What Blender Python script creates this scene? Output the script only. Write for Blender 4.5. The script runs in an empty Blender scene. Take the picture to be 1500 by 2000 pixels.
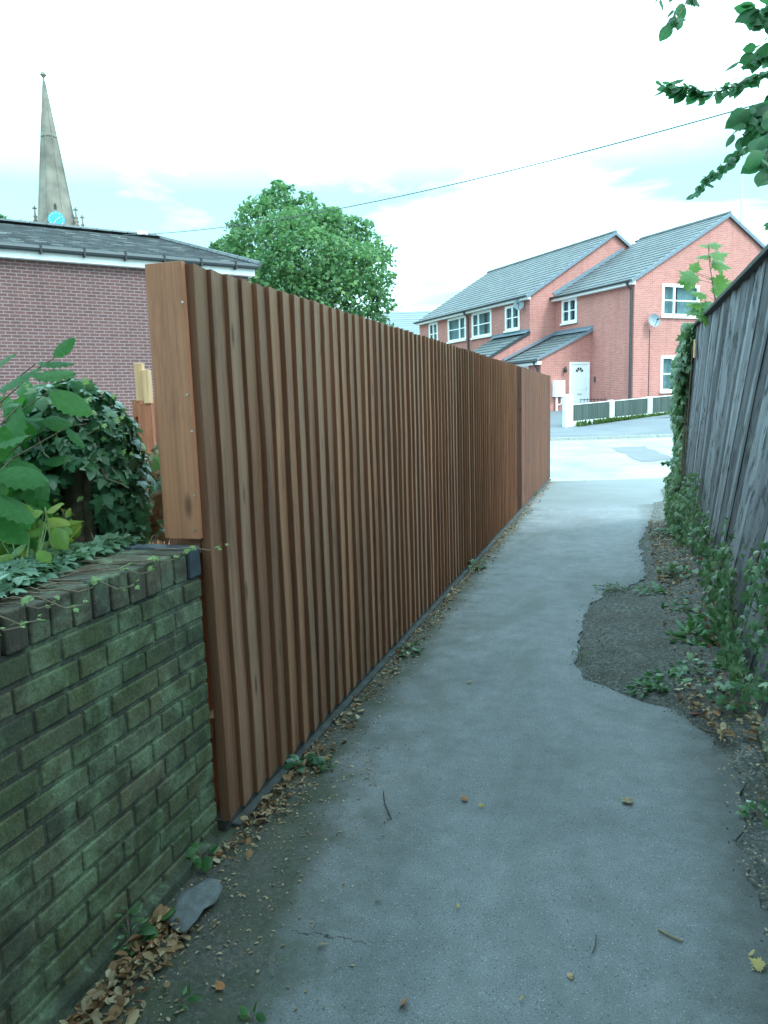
import bpy, bmesh, math, random
import numpy as np
from mathutils import Vector, Matrix, noise as mnoise
R = math.radians
rng = np.random.default_rng(7); random.seed(7)
scene = bpy.context.scene
COL = scene.collection

# ------------------------------------------------------------------ camera
H = 1.55; F = 1430.0; CX, CY = 750.0, 1000.0
PITCH = R(8.33); ROLL = 0.031; YAW = R(18.2553)
fw = Vector((-math.sin(YAW)*math.cos(PITCH), math.cos(YAW)*math.cos(PITCH), -math.sin(PITCH)))
r0 = Vector((math.cos(YAW), math.sin(YAW), 0)); u0 = r0.cross(fw)
cr = r0*math.cos(ROLL) - u0*math.sin(ROLL); cu = u0*math.cos(ROLL) + r0*math.sin(ROLL)
EYE = Vector((0, 0, H))
cam = bpy.data.cameras.new('camera'); cob = bpy.data.objects.new('camera', cam); COL.objects.link(cob)
cam.sensor_fit = 'VERTICAL'; cam.sensor_height = 24; cam.lens = 24*F/2000; cam.clip_end = 2000; cam.clip_start = 0.05
M = Matrix.Identity(4)
for i, v in enumerate((cr, cu, -fw)):
    for j in range(3): M[j][i] = v[j]
M.translation = EYE; cob.matrix_world = M; scene.camera = cob

def ray(px, py): return fw + cr*((px-CX)/F) - cu*((py-CY)/F)
def at(px, py, D): return EYE + ray(px, py)*D               # a real point seen there at depth D
def onz(px, py, z=0.0):
    d = ray(px, py); return EYE + d*((z-H)/d.z)

# ------------------------------------------------------------------ materials
def newmat(name):
    m = bpy.data.materials.new(name); m.use_nodes = True; nt = m.node_tree
    for n in list(nt.nodes): nt.nodes.remove(n)
    out = nt.nodes.new('ShaderNodeOutputMaterial'); p = nt.nodes.new('ShaderNodeBsdfPrincipled')
    nt.links.new(p.outputs[0], out.inputs[0]); return m, nt, p, out
class NT:
    def __init__(s, nt): s.nt = nt
    def n(s, t, **k):
        x = s.nt.nodes.new(t)
        for a, b in k.items(): setattr(x, a, b)
        return x
    def l(s, a, b): s.nt.links.new(a, b)
    def set(s, sock, v):
        if hasattr(v, 'is_linked') or hasattr(v, 'links'): s.l(v, sock)
        else: sock.default_value = v
    def noise(s, vec, scale, detail=4, rough=.55, dist=0):
        x = s.n('ShaderNodeTexNoise'); s.l(vec, x.inputs['Vector'])
        x.inputs['Scale'].default_value = scale; x.inputs['Detail'].default_value = detail
        x.inputs['Roughness'].default_value = rough; x.inputs['Distortion'].default_value = dist
        return x.outputs['Fac']
    def vor(s, vec, scale, feature='F1', out='Distance'):
        x = s.n('ShaderNodeTexVoronoi', feature=feature); s.l(vec, x.inputs['Vector']); x.inputs['Scale'].default_value = scale
        return x.outputs[out]
    def ramp(s, fac, pts, interp='LINEAR'):
        x = s.n('ShaderNodeValToRGB'); s.l(fac, x.inputs[0]); cr_ = x.color_ramp; cr_.interpolation = interp
        while len(cr_.elements) < len(pts): cr_.elements.new(.5)
        for e, (p, c) in zip(cr_.elements, pts):
            e.position = p; e.color = (*c, 1) if not isinstance(c, (int, float)) else (c, c, c, 1)
        return x.outputs[0]
    def mix(s, f, a, b, mode='MIX'):
        x = s.n('ShaderNodeMix', data_type='RGBA', blend_type=mode)
        s.set(x.inputs[0], f)
        for sock, v in ((x.inputs[6], a), (x.inputs[7], b)):
            if isinstance(v, tuple): sock.default_value = (*v, 1) if len(v) == 3 else v
            elif isinstance(v, (int, float)): sock.default_value = (v, v, v, 1)
            else: s.l(v, sock)
        return x.outputs[2]
    def math(s, op, a, b=0.0, c=0.0, clamp=False):
        x = s.n('ShaderNodeMath', operation=op, use_clamp=clamp)
        for i, v in enumerate((a, b, c)): s.set(x.inputs[i], v)
        return x.outputs[0]
    def mr(s, v, a, b, c=0., d=1.):
        x = s.n('ShaderNodeMapRange'); s.l(v, x.inputs[0])
        for i, q in enumerate((a, b, c, d)): x.inputs[i+1].default_value = q
        return x.outputs[0]
    def scale(s, vec, sc):
        x = s.n('ShaderNodeMapping'); s.l(vec, x.inputs[0]); x.inputs['Scale'].default_value = sc; return x.outputs[0]
    def bump(s, h, strength=.3, dist=.01, normal=None):
        x = s.n('ShaderNodeBump'); s.l(h, x.inputs['Height']); x.inputs['Strength'].default_value = strength
        x.inputs['Distance'].default_value = dist
        if normal is not None: s.l(normal, x.inputs['Normal'])
        return x.outputs[0]
    def obj(s): return s.n('ShaderNodeTexCoord').outputs['Object']
    def pos(s): return s.n('ShaderNodeNewGeometry').outputs['Position']
    def rnd(s): return s.n('ShaderNodeNewGeometry').outputs['Random Per Island']

def plain(name, col, rough=.6, var=.12, scale=12, metal=0, bump=0.0):
    m, nt, p, o = newmat(name); N = NT(nt); v = N.pos()
    f = N.noise(v, scale, 5)
    lo = tuple(c*(1-var) for c in col); hi = tuple(min(1, c*(1+var)) for c in col)
    N.l(N.ramp(f, [(.3, lo), (.7, hi)]), p.inputs['Base Color']); p.inputs['Roughness'].default_value = rough
    p.inputs['Metallic'].default_value = metal
    if bump: N.l(N.bump(N.noise(v, scale*6, 4), bump, .004), p.inputs['Normal'])
    return m

def leafmat(name, cols, rough=.42, trans=.3, tcol=None, spec=.5):
    m, nt, p, out = newmat(name); N = NT(nt)
    r = N.rnd(); k = len(cols)
    c = N.ramp(r, [(i/(k-1) if k > 1 else 0, cc) for i, cc in enumerate(cols)])
    g = N.noise(N.pos(), 2.2, 2); c = N.mix(N.mr(g, .35, .65, 0, .35), c, cols[0])
    c = N.mix(.6, c, N.ramp(N.noise(N.pos(), 70, 4, .6), [(.35, (.72,)*3), (.65, (1.25,)*3)]), 'MULTIPLY')
    N.l(c, p.inputs['Base Color']); p.inputs['Roughness'].default_value = rough
    N.l(N.bump(N.noise(N.pos(), 90, 3), .35, .003), p.inputs['Normal'])
    p.inputs['Specular IOR Level'].default_value = spec
    t = N.n('ShaderNodeBsdfTranslucent')
    tc = N.mix(.5, c, tcol or (cols[-1][0]*1.6, cols[-1][1]*1.8, cols[-1][2]*.9)); N.l(tc, t.inputs[0])
    ms = N.n('ShaderNodeMixShader'); ms.inputs[0].default_value = trans
    N.l(p.outputs[0], ms.inputs[1]); N.l(t.outputs[0], ms.inputs[2]); N.l(ms.outputs[0], out.inputs[0])
    return m

def wallcoord(N):
    """metres along the wall (u) and up (z), picked by which way the face looks in the object's own frame"""
    tc = N.n('ShaderNodeTexCoord'); a = N.n('ShaderNodeSeparateXYZ'); N.l(tc.outputs['Object'], a.inputs[0])
    b = N.n('ShaderNodeSeparateXYZ'); N.l(tc.outputs['Normal'], b.inputs[0])
    f = N.math('GREATER_THAN', N.math('ABSOLUTE', b.outputs[0]), .6)
    u = N.math('ADD', N.math('MULTIPLY', a.outputs[1], f), N.math('MULTIPLY', a.outputs[0], N.math('SUBTRACT', 1.0, f)))
    c = N.n('ShaderNodeCombineXYZ'); N.l(u, c.inputs[0]); N.l(a.outputs[2], c.inputs[1]); return c.outputs[0], tc.outputs['Object']

def brickmat(name, c1, c2, mortar, msize=.01, rough=.85, bw=.225, rh=.075, stain=.25):
    m, nt, p, o = newmat(name); N = NT(nt); uv, ob = wallcoord(N)
    b = N.n('ShaderNodeTexBrick'); N.l(uv, b.inputs['Vector']); b.offset = .5
    b.inputs['Color1'].default_value = (*c1, 1); b.inputs['Color2'].default_value = (*c2, 1); b.inputs['Mortar'].default_value = (*mortar, 1)
    b.inputs['Scale'].default_value = 1; b.inputs['Mortar Size'].default_value = msize; b.inputs['Mortar Smooth'].default_value = .15
    b.inputs['Brick Width'].default_value = bw; b.inputs['Row Height'].default_value = rh; b.inputs['Bias'].default_value = -.1
    g = N.noise(ob, .7, 5, .6); g2 = N.noise(ob, 9, 4)
    c = N.mix(N.mr(g, .35, .7, 0, stain), b.outputs['Color'], tuple(x*.62 for x in c1))
    c = N.mix(N.mr(g2, .3, .75, 0, .3), c, tuple(min(1, x*1.25) for x in c2))
    st = N.noise(N.scale(ob, (2.2, 2.2, .16)), 1.6, 4, .6); c = N.mix(N.mr(st, .5, .72, 0, .22), c, tuple(x*.5 for x in c1))
    N.l(c, p.inputs['Base Color']); p.inputs['Roughness'].default_value = rough
    N.l(N.bump(N.math('SUBTRACT', 1.0, b.outputs['Fac']), .5, .006), p.inputs['Normal'])
    return m

def roofmat(name, c1, c2, tw=.3, moss=.2):
    m, nt, p, o = newmat(name); N = NT(nt); ob = N.obj()
    s = N.n('ShaderNodeSeparateXYZ'); N.l(ob, s.inputs[0])
    r = N.rnd()
    # vertical joints between tiles: cell random along the ridge direction (local y), shifted per course
    u = N.math('ADD', N.math('DIVIDE', s.outputs[1], tw), N.math('MULTIPLY', r, 7.3))
    cell = N.math('FLOOR', u); fr = N.math('FRACT', u)
    wn = N.n('ShaderNodeTexWhiteNoise', noise_dimensions='2D'); cc = N.n('ShaderNodeCombineXYZ'); N.l(cell, cc.inputs[0]); N.l(N.math('MULTIPLY', r, 91.), cc.inputs[1]); N.l(cc.outputs[0], wn.inputs['Vector'])
    c = N.mix(wn.outputs['Value'], c1, c2)
    j = N.math('LESS_THAN', fr, .06); c = N.mix(N.math('MULTIPLY', j, .55), c, tuple(x*.35 for x in c1))
    g = N.noise(ob, 1.3, 6, .65); c = N.mix(N.mr(g, .45, .75, 0, moss), c, (.22, .27, .2))
    g = N.noise(ob, .35, 3); c = N.mix(N.mr(g, .3, .7, 0, .3), c, tuple(x*.6 for x in c2))
    N.l(c, p.inputs['Base Color']); p.inputs['Roughness'].default_value = .7
    N.l(N.bump(N.noise(ob, 25, 4), .3, .006), p.inputs['Normal'])
    return m

def m_asphalt():
    m, nt, p, o = newmat('path_asphalt'); N = NT(nt); v = N.pos()
    s = N.n('ShaderNodeSeparateXYZ'); N.l(v, s.inputs[0]); X, Y = s.outputs[0], s.outputs[1]
    big = N.noise(v, .9, 5, .6, .6); fine = N.noise(v, 190, 3, .7); mid = N.noise(v, 9, 6, .7)
    c = N.ramp(big, [(.28, (.15, .155, .165)), (.5, (.185, .19, .205)), (.75, (.225, .23, .245))])
    c = N.mix(.6, c, N.ramp(mid, [(.36, (.8,)*3), (.64, (1.15,)*3)]), 'MULTIPLY')
    c = N.mix(.6, c, N.ramp(fine, [(.36, (.5,)*3), (.5, (1.,)*3), (.64, (1.5,)*3)]), 'MULTIPLY')
    sp = N.vor(v, 130); wn = N.vor(v, 130, out='Color'); sx = N.n('ShaderNodeSeparateColor'); N.l(wn, sx.inputs[0])
    chip = N.math('MULTIPLY', N.math('LESS_THAN', sp, .28), N.math('GREATER_THAN', sx.outputs[0], .86))
    c = N.mix(N.math('MULTIPLY', chip, .7), c, (.42, .42, .38))
    dk = N.math('MULTIPLY', N.math('LESS_THAN', sp, .35), N.math('LESS_THAN', sx.outputs[0], .12)); c = N.mix(N.math('MULTIPLY', dk, .6), c, (.03, .032, .03))
    # worn pale mottling and darker damp stains
    w = N.noise(v, 2.3, 7, .78, 1.2); c = N.mix(N.mr(w, .5, .72, 0, .25), c, (.32, .325, .33))
    w2 = N.noise(N.scale(v, (1., .55, 1)), 1.3, 7, .72, .8); c = N.mix(N.mr(w2, .5, .66, 0, .45), c, (.09, .098, .088))
    # mossy earth worn over the left side of the tarmac
    e1 = N.mr(Y, 1.3, 2.9, -.80, -1.15); e = N.math('ADD', e1, N.mr(Y, 2.9, 8, 0, -.08))
    wob = N.math('MULTIPLY', N.math('SUBTRACT', N.noise(v, 3.2, 6, .7), .5), .42)
    d = N.math('SUBTRACT', N.math('ADD', e, wob), X)
    mask = N.mr(d, -.05, .08, 0, 1)
    dirt = N.ramp(N.noise(v, 55, 8, .85), [(.36, (.018, .016, .014)), (.47, (.045, .042, .035)), (.54, (.08, .075, .063)), (.64, (.22, .2, .165))])
    dirt = N.mix(N.mr(N.noise(v, 4.5, 6, .7), .47, .58, 0, .75), dirt, (.045, .055, .022))
    dirt = N.mix(N.mr(N.noise(v, 1.6, 4, .6), .47, .62, 0, .4), dirt, (.12, .115, .105))
    c = N.mix(N.math('MULTIPLY', mask, .9), c, dirt)
    gm = N.mr(N.math('SUBTRACT', N.math('ADD', e, .38), X), -.1, .45, 0, 1)
    gm = N.math('MULTIPLY', gm, N.mr(N.noise(v, 5, 6, .7), .42, .6, 0, .55)); c = N.mix(gm, c, (.045, .06, .035))
    # grime along the right edge
    re = N.mr(N.math('ADD', X, N.math('MULTIPLY', N.math('SUBTRACT', N.noise(v, 6, 6, .75), .5), .5)), .16, .44, 0, .75)
    c = N.mix(re, c, (.055, .055, .048))
    # hairline crack running out from the wall side
    ca, cb_ = onz(598, 1822), onz(715, 1842); sl2 = (cb_.y-ca.y)/(cb_.x-ca.x)
    dd = N.math('SUBTRACT', N.math('SUBTRACT', Y, N.math('ADD', N.math('MULTIPLY', X, sl2), ca.y-sl2*ca.x)), N.math('MULTIPLY', N.math('SUBTRACT', N.noise(v, 14, 5, .7), .5), .07))
    inr = N.math('MULTIPLY', N.math('GREATER_THAN', X, ca.x-.05), N.math('LESS_THAN', X, cb_.x)); crk = N.math('MULTIPLY', N.math('LESS_THAN', N.math('ABSOLUTE', dd), .0016), inr)
    c = N.mix(N.math('MULTIPLY', crk, .85), c, (.015, .015, .015))
    N.l(c, p.inputs['Base Color']); p.inputs['Roughness'].default_value = .88
    h = N.math('ADD', N.math('MULTIPLY', fine, .5), N.math('MULTIPLY', mid, .6)); h = N.math('ADD', h, N.math('MULTIPLY', mask, N.noise(v, 60, 4, .7)))
    N.l(N.bump(h, .55, .006), p.inputs['Normal'])
    return m

def m_earth():
    m, nt, p, o = newmat('verge_earth'); N = NT(nt); v = N.pos()
    a = N.noise(v, 44, 8, .88); b = N.noise(v, 3, 4, .6)
    c = N.ramp(a, [(.36, (.025, .026, .025)), (.46, (.07, .072, .07)), (.54, (.14, .14, .135)), (.66, (.36, .34, .31))])
    c = N.mix(N.mr(b, .42, .62, 0, .5), c, (.07, .055, .04))
    c = N.mix(N.mr(N.noise(v, 7, 5, .7), .52, .66, 0, .4), c, (.04, .06, .03))
    sp = N.vor(v, 85); sx = N.n('ShaderNodeSeparateColor'); N.l(N.vor(v, 85, out='Color'), sx.inputs[0])
    chip = N.math('MULTIPLY', N.math('LESS_THAN', sp, .33), N.math('GREATER_THAN', sx.outputs[1], .9)); c = N.mix(chip, c, (.3, .29, .26))
    N.l(c, p.inputs['Base Color']); p.inputs['Roughness'].default_value = .95
    N.l(N.bump(N.math('ADD', a, N.noise(v, 140, 3)), .8, .012), p.inputs['Normal']); return m

def m_road(name, lo, hi, patch=False):
    m, nt, p, o = newmat(name); N = NT(nt); v = N.pos()
    c = N.ramp(N.noise(v, .5, 6, .65, .8), [(.3, lo), (.7, hi)])
    c = N.mix(.35, c, N.ramp(N.noise(N.scale(v, (.3, 1.2, 1)), 2.2, 6, .7), [(.3, (.75,)*3), (.7, (1.2,)*3)]), 'MULTIPLY')
    c = N.mix(.4, c, N.ramp(N.noise(v, 70, 3, .7), [(.3, (.7,)*3), (.7, (1.25,)*3)]), 'MULTIPLY')
    N.l(c, p.inputs['Base Color']); p.inputs['Roughness'].default_value = .85
    N.l(N.bump(N.noise(v, 80, 3), .3, .006), p.inputs['Normal']); return m

def m_oldbrick(name, base, moss, k=1.0):
    m, nt, p, o = newmat(name); N = NT(nt); v = N.pos(); r = N.rnd()
    c = N.ramp(r, [(0, tuple(x*.6 for x in base)), (.35, base), (.6, (base[0]*1.45, base[1]*1.3, base[2]*1.2)), (.85, tuple(x*1.2 for x in base)), (1, (base[0]*.5, base[1]*.55, base[2]*.75))])
    mo = N.noise(v, 2.1, 6, .7, .5); c = N.mix(N.mr(mo, .38, .66, .2, .85*k), c, moss)
    li = N.noise(v, 5.0, 7, .72, .4); c = N.mix(N.mr(li, .47, .62, 0, .72), c, (.19, .27, .165))
    bl = N.noise(v, 3.1, 6, .7, .8); c = N.mix(N.mr(bl, .53, .66, 0, .65), c, (.04, .045, .035))
    dk = N.noise(v, 16, 6, .8); c = N.mix(.85, c, N.ramp(dk, [(.3, (.42,)*3), (.5, (.95,)*3), (.75, (1.5,)*3)]), 'MULTIPLY')
    pit = N.noise(v, 120, 3, .7); c = N.mix(.55, c, N.ramp(pit, [(.3, (.45,)*3), (.55, (1.,)*3), (.75, (1.5,)*3)]), 'MULTIPLY')
    N.l(c, p.inputs['Base Color']); p.inputs['Roughness'].default_value = .92
    N.l(N.bump(N.math('ADD', dk, N.math('MULTIPLY', pit, .5)), .7, .006), p.inputs['Normal']); return m

def m_wood(name, cols, grain=(60, 60, 1.6), knots=True, bumps=.3, rough=.75, zdark=None, axis='z', gcon=1.0):
    m, nt, p, o = newmat(name); N = NT(nt); v = N.pos(); r = N.rnd()
    off = N.n('ShaderNodeCombineXYZ'); N.l(N.math('MULTIPLY', r, 37.), off.inputs[2]); N.l(N.math('MULTIPLY', r, 11.), off.inputs[0])
    va = N.n('ShaderNodeVectorMath', operation='ADD'); N.l(v, va.inputs[0]); N.l(off.outputs[0], va.inputs[1]); v2 = va.outputs[0]
    k = len(cols); c = N.ramp(r, [(i/(k-1), cc) for i, cc in enumerate(cols)])
    gr = N.noise(N.scale(v2, grain), 1.0, 5, .65, .9); c = N.mix(.75*gcon, c, N.ramp(gr, [(.3, (.55,)*3), (.5, (1.,)*3), (.72, (1.35,)*3)]), 'MULTIPLY')
    gr2 = N.noise(N.scale(v2, tuple(g*.22 for g in grain)), 1.0, 4, .6); c = N.mix(.6, c, N.ramp(gr2, [(.3, (.65,)*3), (.7, (1.25,)*3)]), 'MULTIPLY')
    if zdark:
        s = N.n('ShaderNodeSeparateXYZ'); N.l(v, s.inputs[0])
        zz = N.math('ADD', s.outputs[2], N.math('MULTIPLY', N.math('SUBTRACT', N.noise(v, 1.3, 4), .5), 1.5))
        c = N.mix(N.mr(zz, zdark[0], zdark[1], 0, zdark[2]), c, zdark[3])
    if knots:
        kn = N.vor(N.scale(v2, (13, 13, 4.5)), 1.0); sx = N.n('ShaderNodeSeparateColor'); N.l(N.vor(N.scale(v2, (13, 13, 4.5)), 1.0, out='Color'), sx.inputs[0])
        st2 = N.noise(N.scale(v2, (7, 7, 1.3)), 1.0, 5, .7); c = N.mix(N.mr(st2, .53, .68, 0, .55), c, tuple(x*.45 for x in cols[0]))
        km = N.math('MULTIPLY', N.mr(kn, .10, .26, 1, 0), N.math('GREATER_THAN', sx.outputs[0], .62)); c = N.mix(N.math('MULTIPLY', km, .85), c, tuple(x*.32 for x in cols[0]))
    N.l(c, p.inputs['Base Color']); p.inputs['Roughness'].default_value = rough
    N.l(N.bump(gr, bumps, .003), p.inputs['Normal']); return m

def m_oldfence():
    m, nt, p, o = newmat('weathered_wood'); N = NT(nt); v = N.obj(); r = N.rnd()
    # boards run along the slanted direction: rotate coordinates into board frame (local z' along board)
    mp = N.n('ShaderNodeMapping'); N.l(v, mp.inputs[0]); mp.inputs['Rotation'].default_value = (-SL_ANG, 0, 0)
    off = N.n('ShaderNodeCombineXYZ'); N.l(N.math('MULTIPLY', r, 41.), off.inputs[2])
    va = N.n('ShaderNodeVectorMath', operation='ADD'); N.l(mp.outputs[0], va.inputs[0]); N.l(off.outputs[0], va.inputs[1]); v2 = va.outputs[0]
    c = N.ramp(r, [(0, (.07, .072, .08)), (.3, (.15, .152, .17)), (.6, (.25, .255, .28)), (.85, (.17, .172, .19)), (1, (.09, .092, .1))])
    g = N.noise(N.scale(v2, (40, 55, 1.8)), 1, 6, .7, .8); c = N.mix(.6, c, N.ramp(g, [(.3, (.45,)*3), (.5, (1.,)*3), (.72, (1.3,)*3)]), 'MULTIPLY')
    b = N.noise(N.scale(v2, (6, 12, 3.0)), 1, 6, .72, .8); c = N.mix(N.mr(b, .515, .60, 0, .88), c, (.03, .032, .036))
    li = N.noise(N.scale(v2, (5, 7, 2.)), 1.3, 5, .7); c = N.mix(N.mr(li, .56, .7, 0, .4), c, (.24, .28, .27))
    kn = N.vor(N.scale(v2, (7, 7, 3.0)), 1.0); sx = N.n('ShaderNodeSeparateColor'); N.l(N.vor(N.scale(v2, (7, 7, 3.0)), 1.0, out='Color'), sx.inputs[0])
    km = N.math('MULTIPLY', N.mr(kn, .05, .2, 1, 0), N.math('GREATER_THAN', sx.outputs[0], .7)); c = N.mix(N.math('MULTIPLY', km, .8), c, (.02, .02, .02))
    N.l(c, p.inputs['Base Color']); p.inputs['Roughness'].default_value = .85
    N.l(N.bump(g, .6, .005), p.inputs['Normal']); return m

def m_glass():
    m, nt, p, out = newmat('window_glass'); N = NT(nt)
    p.inputs['Base Color'].default_value = (.02, .05, .06, 1); p.inputs['Roughness'].default_value = .06
    t = N.n('ShaderNodeBsdfTransparent'); t.inputs[0].default_value = (.8, .95, .95, 1); ms = N.n('ShaderNodeMixShader'); ms.inputs[0].default_value = .42
    N.l(t.outputs[0], ms.inputs[1]); N.l(p.outputs[0], ms.inputs[2]); N.l(ms.outputs[0], out.inputs[0]); return m

# ------------------------------------------------------------------ mesh builders
class MB:
    def __init__(s): s.v = []; s.f = []
    def add(s, vs, fs):
        b = len(s.v); s.v += [tuple(v) for v in vs]; s.f += [tuple(i+b for i in f) for f in fs]; return s
    def box(s, x0, x1, y0, y1, z0, z1):
        return s.add([(x0, y0, z0), (x1, y0, z0), (x1, y1, z0), (x0, y1, z0), (x0, y0, z1), (x1, y0, z1), (x1, y1, z1), (x0, y1, z1)],
                     [(0, 3, 2, 1), (4, 5, 6, 7), (0, 1, 5, 4), (1, 2, 6, 5), (2, 3, 7, 6), (3, 0, 4, 7)])
    def prism(s, poly, d):                       # poly: 3D points (planar), d: extrusion vector
        n = len(poly); P = [Vector(p) for p in poly]; Q = [p+Vector(d) for p in P]
        return s.add(P+Q, [tuple(reversed(range(n))), tuple(range(n, 2*n))] + [(i, (i+1) % n, n+(i+1) % n, n+i) for i in range(n)])
    def tube(s, pts, rad, k=8, cap=True):
        pts = [Vector(p) for p in pts]; n = len(pts); rad = rad if hasattr(rad, '__len__') else [rad]*n
        ring = []; b = len(s.v); prev = None
        for i, p in enumerate(pts):
            d = (pts[min(i+1, n-1)] - pts[max(i-1, 0)]).normalized()
            ref = prev if prev is not None else (Vector((1, 0, 0)) if abs(d.x) < .8 else Vector((0, 1, 0)))
            e1 = (ref - d*ref.dot(d)).normalized(); e2 = d.cross(e1); prev = e1
            for j in range(k):
                a = 2*math.pi*j/k; s.v.append(tuple(p + (e1*math.cos(a)+e2*math.sin(a))*rad[i]))
        for i in range(n-1):
            for j in range(k): s.f.append((b+i*k+j, b+i*k+(j+1) % k, b+(i+1)*k+(j+1) % k, b+(i+1)*k+j))
        if cap: s.f.append(tuple(b+j for j in reversed(range(k)))); s.f.append(tuple(b+(n-1)*k+j for j in range(k)))
        return s
    def build(s, name, mat, parent=None, smooth=False, bevel=0, loc=None):
        me = bpy.data.meshes.new(name); me.from_pydata(s.v, [], s.f); me.materials.append(mat)
        if smooth: me.polygons.foreach_set('use_smooth', [True]*len(me.polygons))
        me.update(); o = bpy.data.objects.new(name, me); COL.objects.link(o)
        if parent: o.parent = parent
        if loc: o.location = loc
        if bevel:
            md = o.modifiers.new('bevel', 'BEVEL'); md.width = bevel; md.segments = 2; md.limit_method = 'ANGLE'
        return o
def tag(o, label=None, cat=None, group=None, kind=None):
    if label: o['label'] = label
    if cat: o['category'] = cat
    if group: o['group'] = group
    if kind: o['kind'] = kind
    return o
def empty(name, loc=(0, 0, 0), rz=0, label=None, cat=None, group=None):
    o = bpy.data.objects.new(name, None); COL.objects.link(o); o.location = loc; o.rotation_euler = (0, 0, rz); o.empty_display_size = .1
    return tag(o, label, cat, group)

# leaf templates: (verts, faces); leaf lies in xy plane, stalk at origin, tip along +y, size 1
def t_fan(outline, cz=.06, cpos=(0, .45)):
    n = len(outline); vs = [(cpos[0], cpos[1], cz)] + [(x, y, z) for x, y, z in outline]
    return np.array(vs, float), [(0, i+1, (i+1) % n + 1) for i in range(n)]
OV = [(0, 0, 0), (.2, .1, -.03), (.33, .3, -.07), (.34, .5, -.08), (.25, .74, -.06), (.1, .92, -.04), (0, 1.02, -.08), (-.1, .92, -.04), (-.25, .74, -.06), (-.34, .5, -.08), (-.33, .3, -.07), (-.2, .1, -.03)]
T_OVATE = t_fan(OV)
T_SLIM = t_fan([(x*.55, y, z) for x, y, z in OV])
IV = [(0, .08, 0), (.18, 0, -.03), (.46, .12, -.06), (.30, .3, 0), (.55, .56, -.1), (.24, .58, 0), (.17, .8, -.04), (0, 1.02, -.1), (-.17, .8, -.04), (-.24, .58, 0), (-.55, .56, -.1), (-.30, .3, 0), (-.46, .12, -.06), (-.18, 0, -.03)]
T_IVY = t_fan(IV, .05, (0, .38))
MPp = [(0, .05), (.14, -.02), (.3, .05), (.48, .0), (.38, .14), (.55, .2), (.42, .3), (.74, .55), (.5, .52), (.5, .66), (.26, .56), (.3, .8), (.14, .76), (0, 1.08)]
MPo = [(x, y, -.08*abs(x)*2) for x, y in MPp] + [(-x, y, -.08*abs(x)*2) for x, y in reversed(MPp[1:-1])]
T_MAPLE = t_fan(MPo, .05, (0, .35))
def t_serr():
    o = []; n = 13
    for i in range(n+1):
        t = i/n; w = .33*math.sin(math.pi*min(1, t*.93+.05))**.75*(1-.25*t)
        o.append((w*(.92 if i % 2 else 1.03), t+.05, -.22*w - .10*t*t + (.03 if i % 2 else -.015)))
    o[0] = (0, 0, 0); o[-1] = (0, 1.03, -.09)
    vs = [(0, t, .02*math.sin(math.pi*t)-.07*t*t-.01) for t in np.linspace(0, 1.03, n+1)]
    m = len(vs); R_ = o; L_ = [(-x, y, z) for x, y, z in o]; V = vs+R_+L_; Fc = []
    for i in range(n): Fc.append((i, m+i, m+i+1, i+1)); Fc.append((i, i+1, 2*m+i+1, 2*m+i))
    return np.array(V, float), Fc
T_SERR = t_serr()
T_CLUMP = (np.array([(0, 0, 0), (.3, .25, .08), (.45, .55, -.05), (.1, .5, .1), (.05, 1, -.05), (-.2, .6, .08), (-.5, .7, -.1), (-.35, .2, .05)], float), [(0, 1, 2, 3), (0, 3, 4, 5), (0, 5, 6, 7)])
T_CURL = (np.array([(0, 0, 0), (.16, .25, .16), (.2, .6, .2), (0, 1, .02), (-.2, .62, .22), (-.14, .25, .14), (.0, .5, -.06), (.0, .2, -.03), (0, .8, -.03)], float), [(0, 1, 7), (7, 1, 2, 6), (6, 2, 8), (8, 2, 3), (3, 4, 8), (8, 4, 6), (6, 4, 5, 7), (7, 5, 0)])
T_CHIP = (np.array([(0, 0, 0), (.3, .2, .12), (.25, .7, .1), (0, 1, -.02), (-.3, .65, .16), (-.22, .2, .05), (.02, .5, -.05)], float), [(6, 0, 1), (6, 1, 2), (6, 2, 3), (6, 3, 4), (6, 4, 5), (6, 5, 0)])

def leaves(name, tmpl, P, D, N_, S, mat, parent=None, smooth=True):
    """P positions, D tip directions, N_ face normals, S sizes -> one mesh, every leaf its own island"""
    P = np.asarray(P, float); D = np.asarray(D, float); N_ = np.asarray(N_, float); S = np.asarray(S, float)
    D /= np.linalg.norm(D, axis=1, keepdims=True)+1e-9
    X = np.cross(D, N_); X /= np.linalg.norm(X, axis=1, keepdims=True)+1e-9; Z = np.cross(X, D)
    tv, tf = tmpl; n, k = len(P), len(tv)
    V = P[:, None, :] + S[:, None, None]*(tv[None, :, 0, None]*X[:, None, :] + tv[None, :, 1, None]*D[:, None, :] + tv[None, :, 2, None]*Z[:, None, :])
    lens = np.array([len(f) for f in tf]); flat = np.concatenate([np.array(f) for f in tf]); nl = len(flat)
    L = (flat[None, :] + (np.arange(n)*k)[:, None]).ravel()
    tot = np.tile(lens, n); start = np.concatenate([[0], np.cumsum(tot)[:-1]])
    me = bpy.data.meshes.new(name); me.vertices.add(n*k); me.vertices.foreach_set('co', V.reshape(-1))
    me.loops.add(n*nl); me.loops.foreach_set('vertex_index', L.astype(np.int32))
    me.polygons.add(len(tot)); me.polygons.foreach_set('loop_start', start.astype(np.int32)); me.polygons.foreach_set('loop_total', tot.astype(np.int32))
    me.update(calc_edges=True); me.validate(); me.materials.append(mat)
    if smooth: me.polygons.foreach_set('use_smooth', [True]*len(me.polygons))
    o = bpy.data.objects.new(name, me); COL.objects.link(o)
    if parent: o.parent = parent
    return o
def unit(n):
    v = rng.normal(size=(n, 3)); return v/np.linalg.norm(v, axis=1, keepdims=True)

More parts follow.
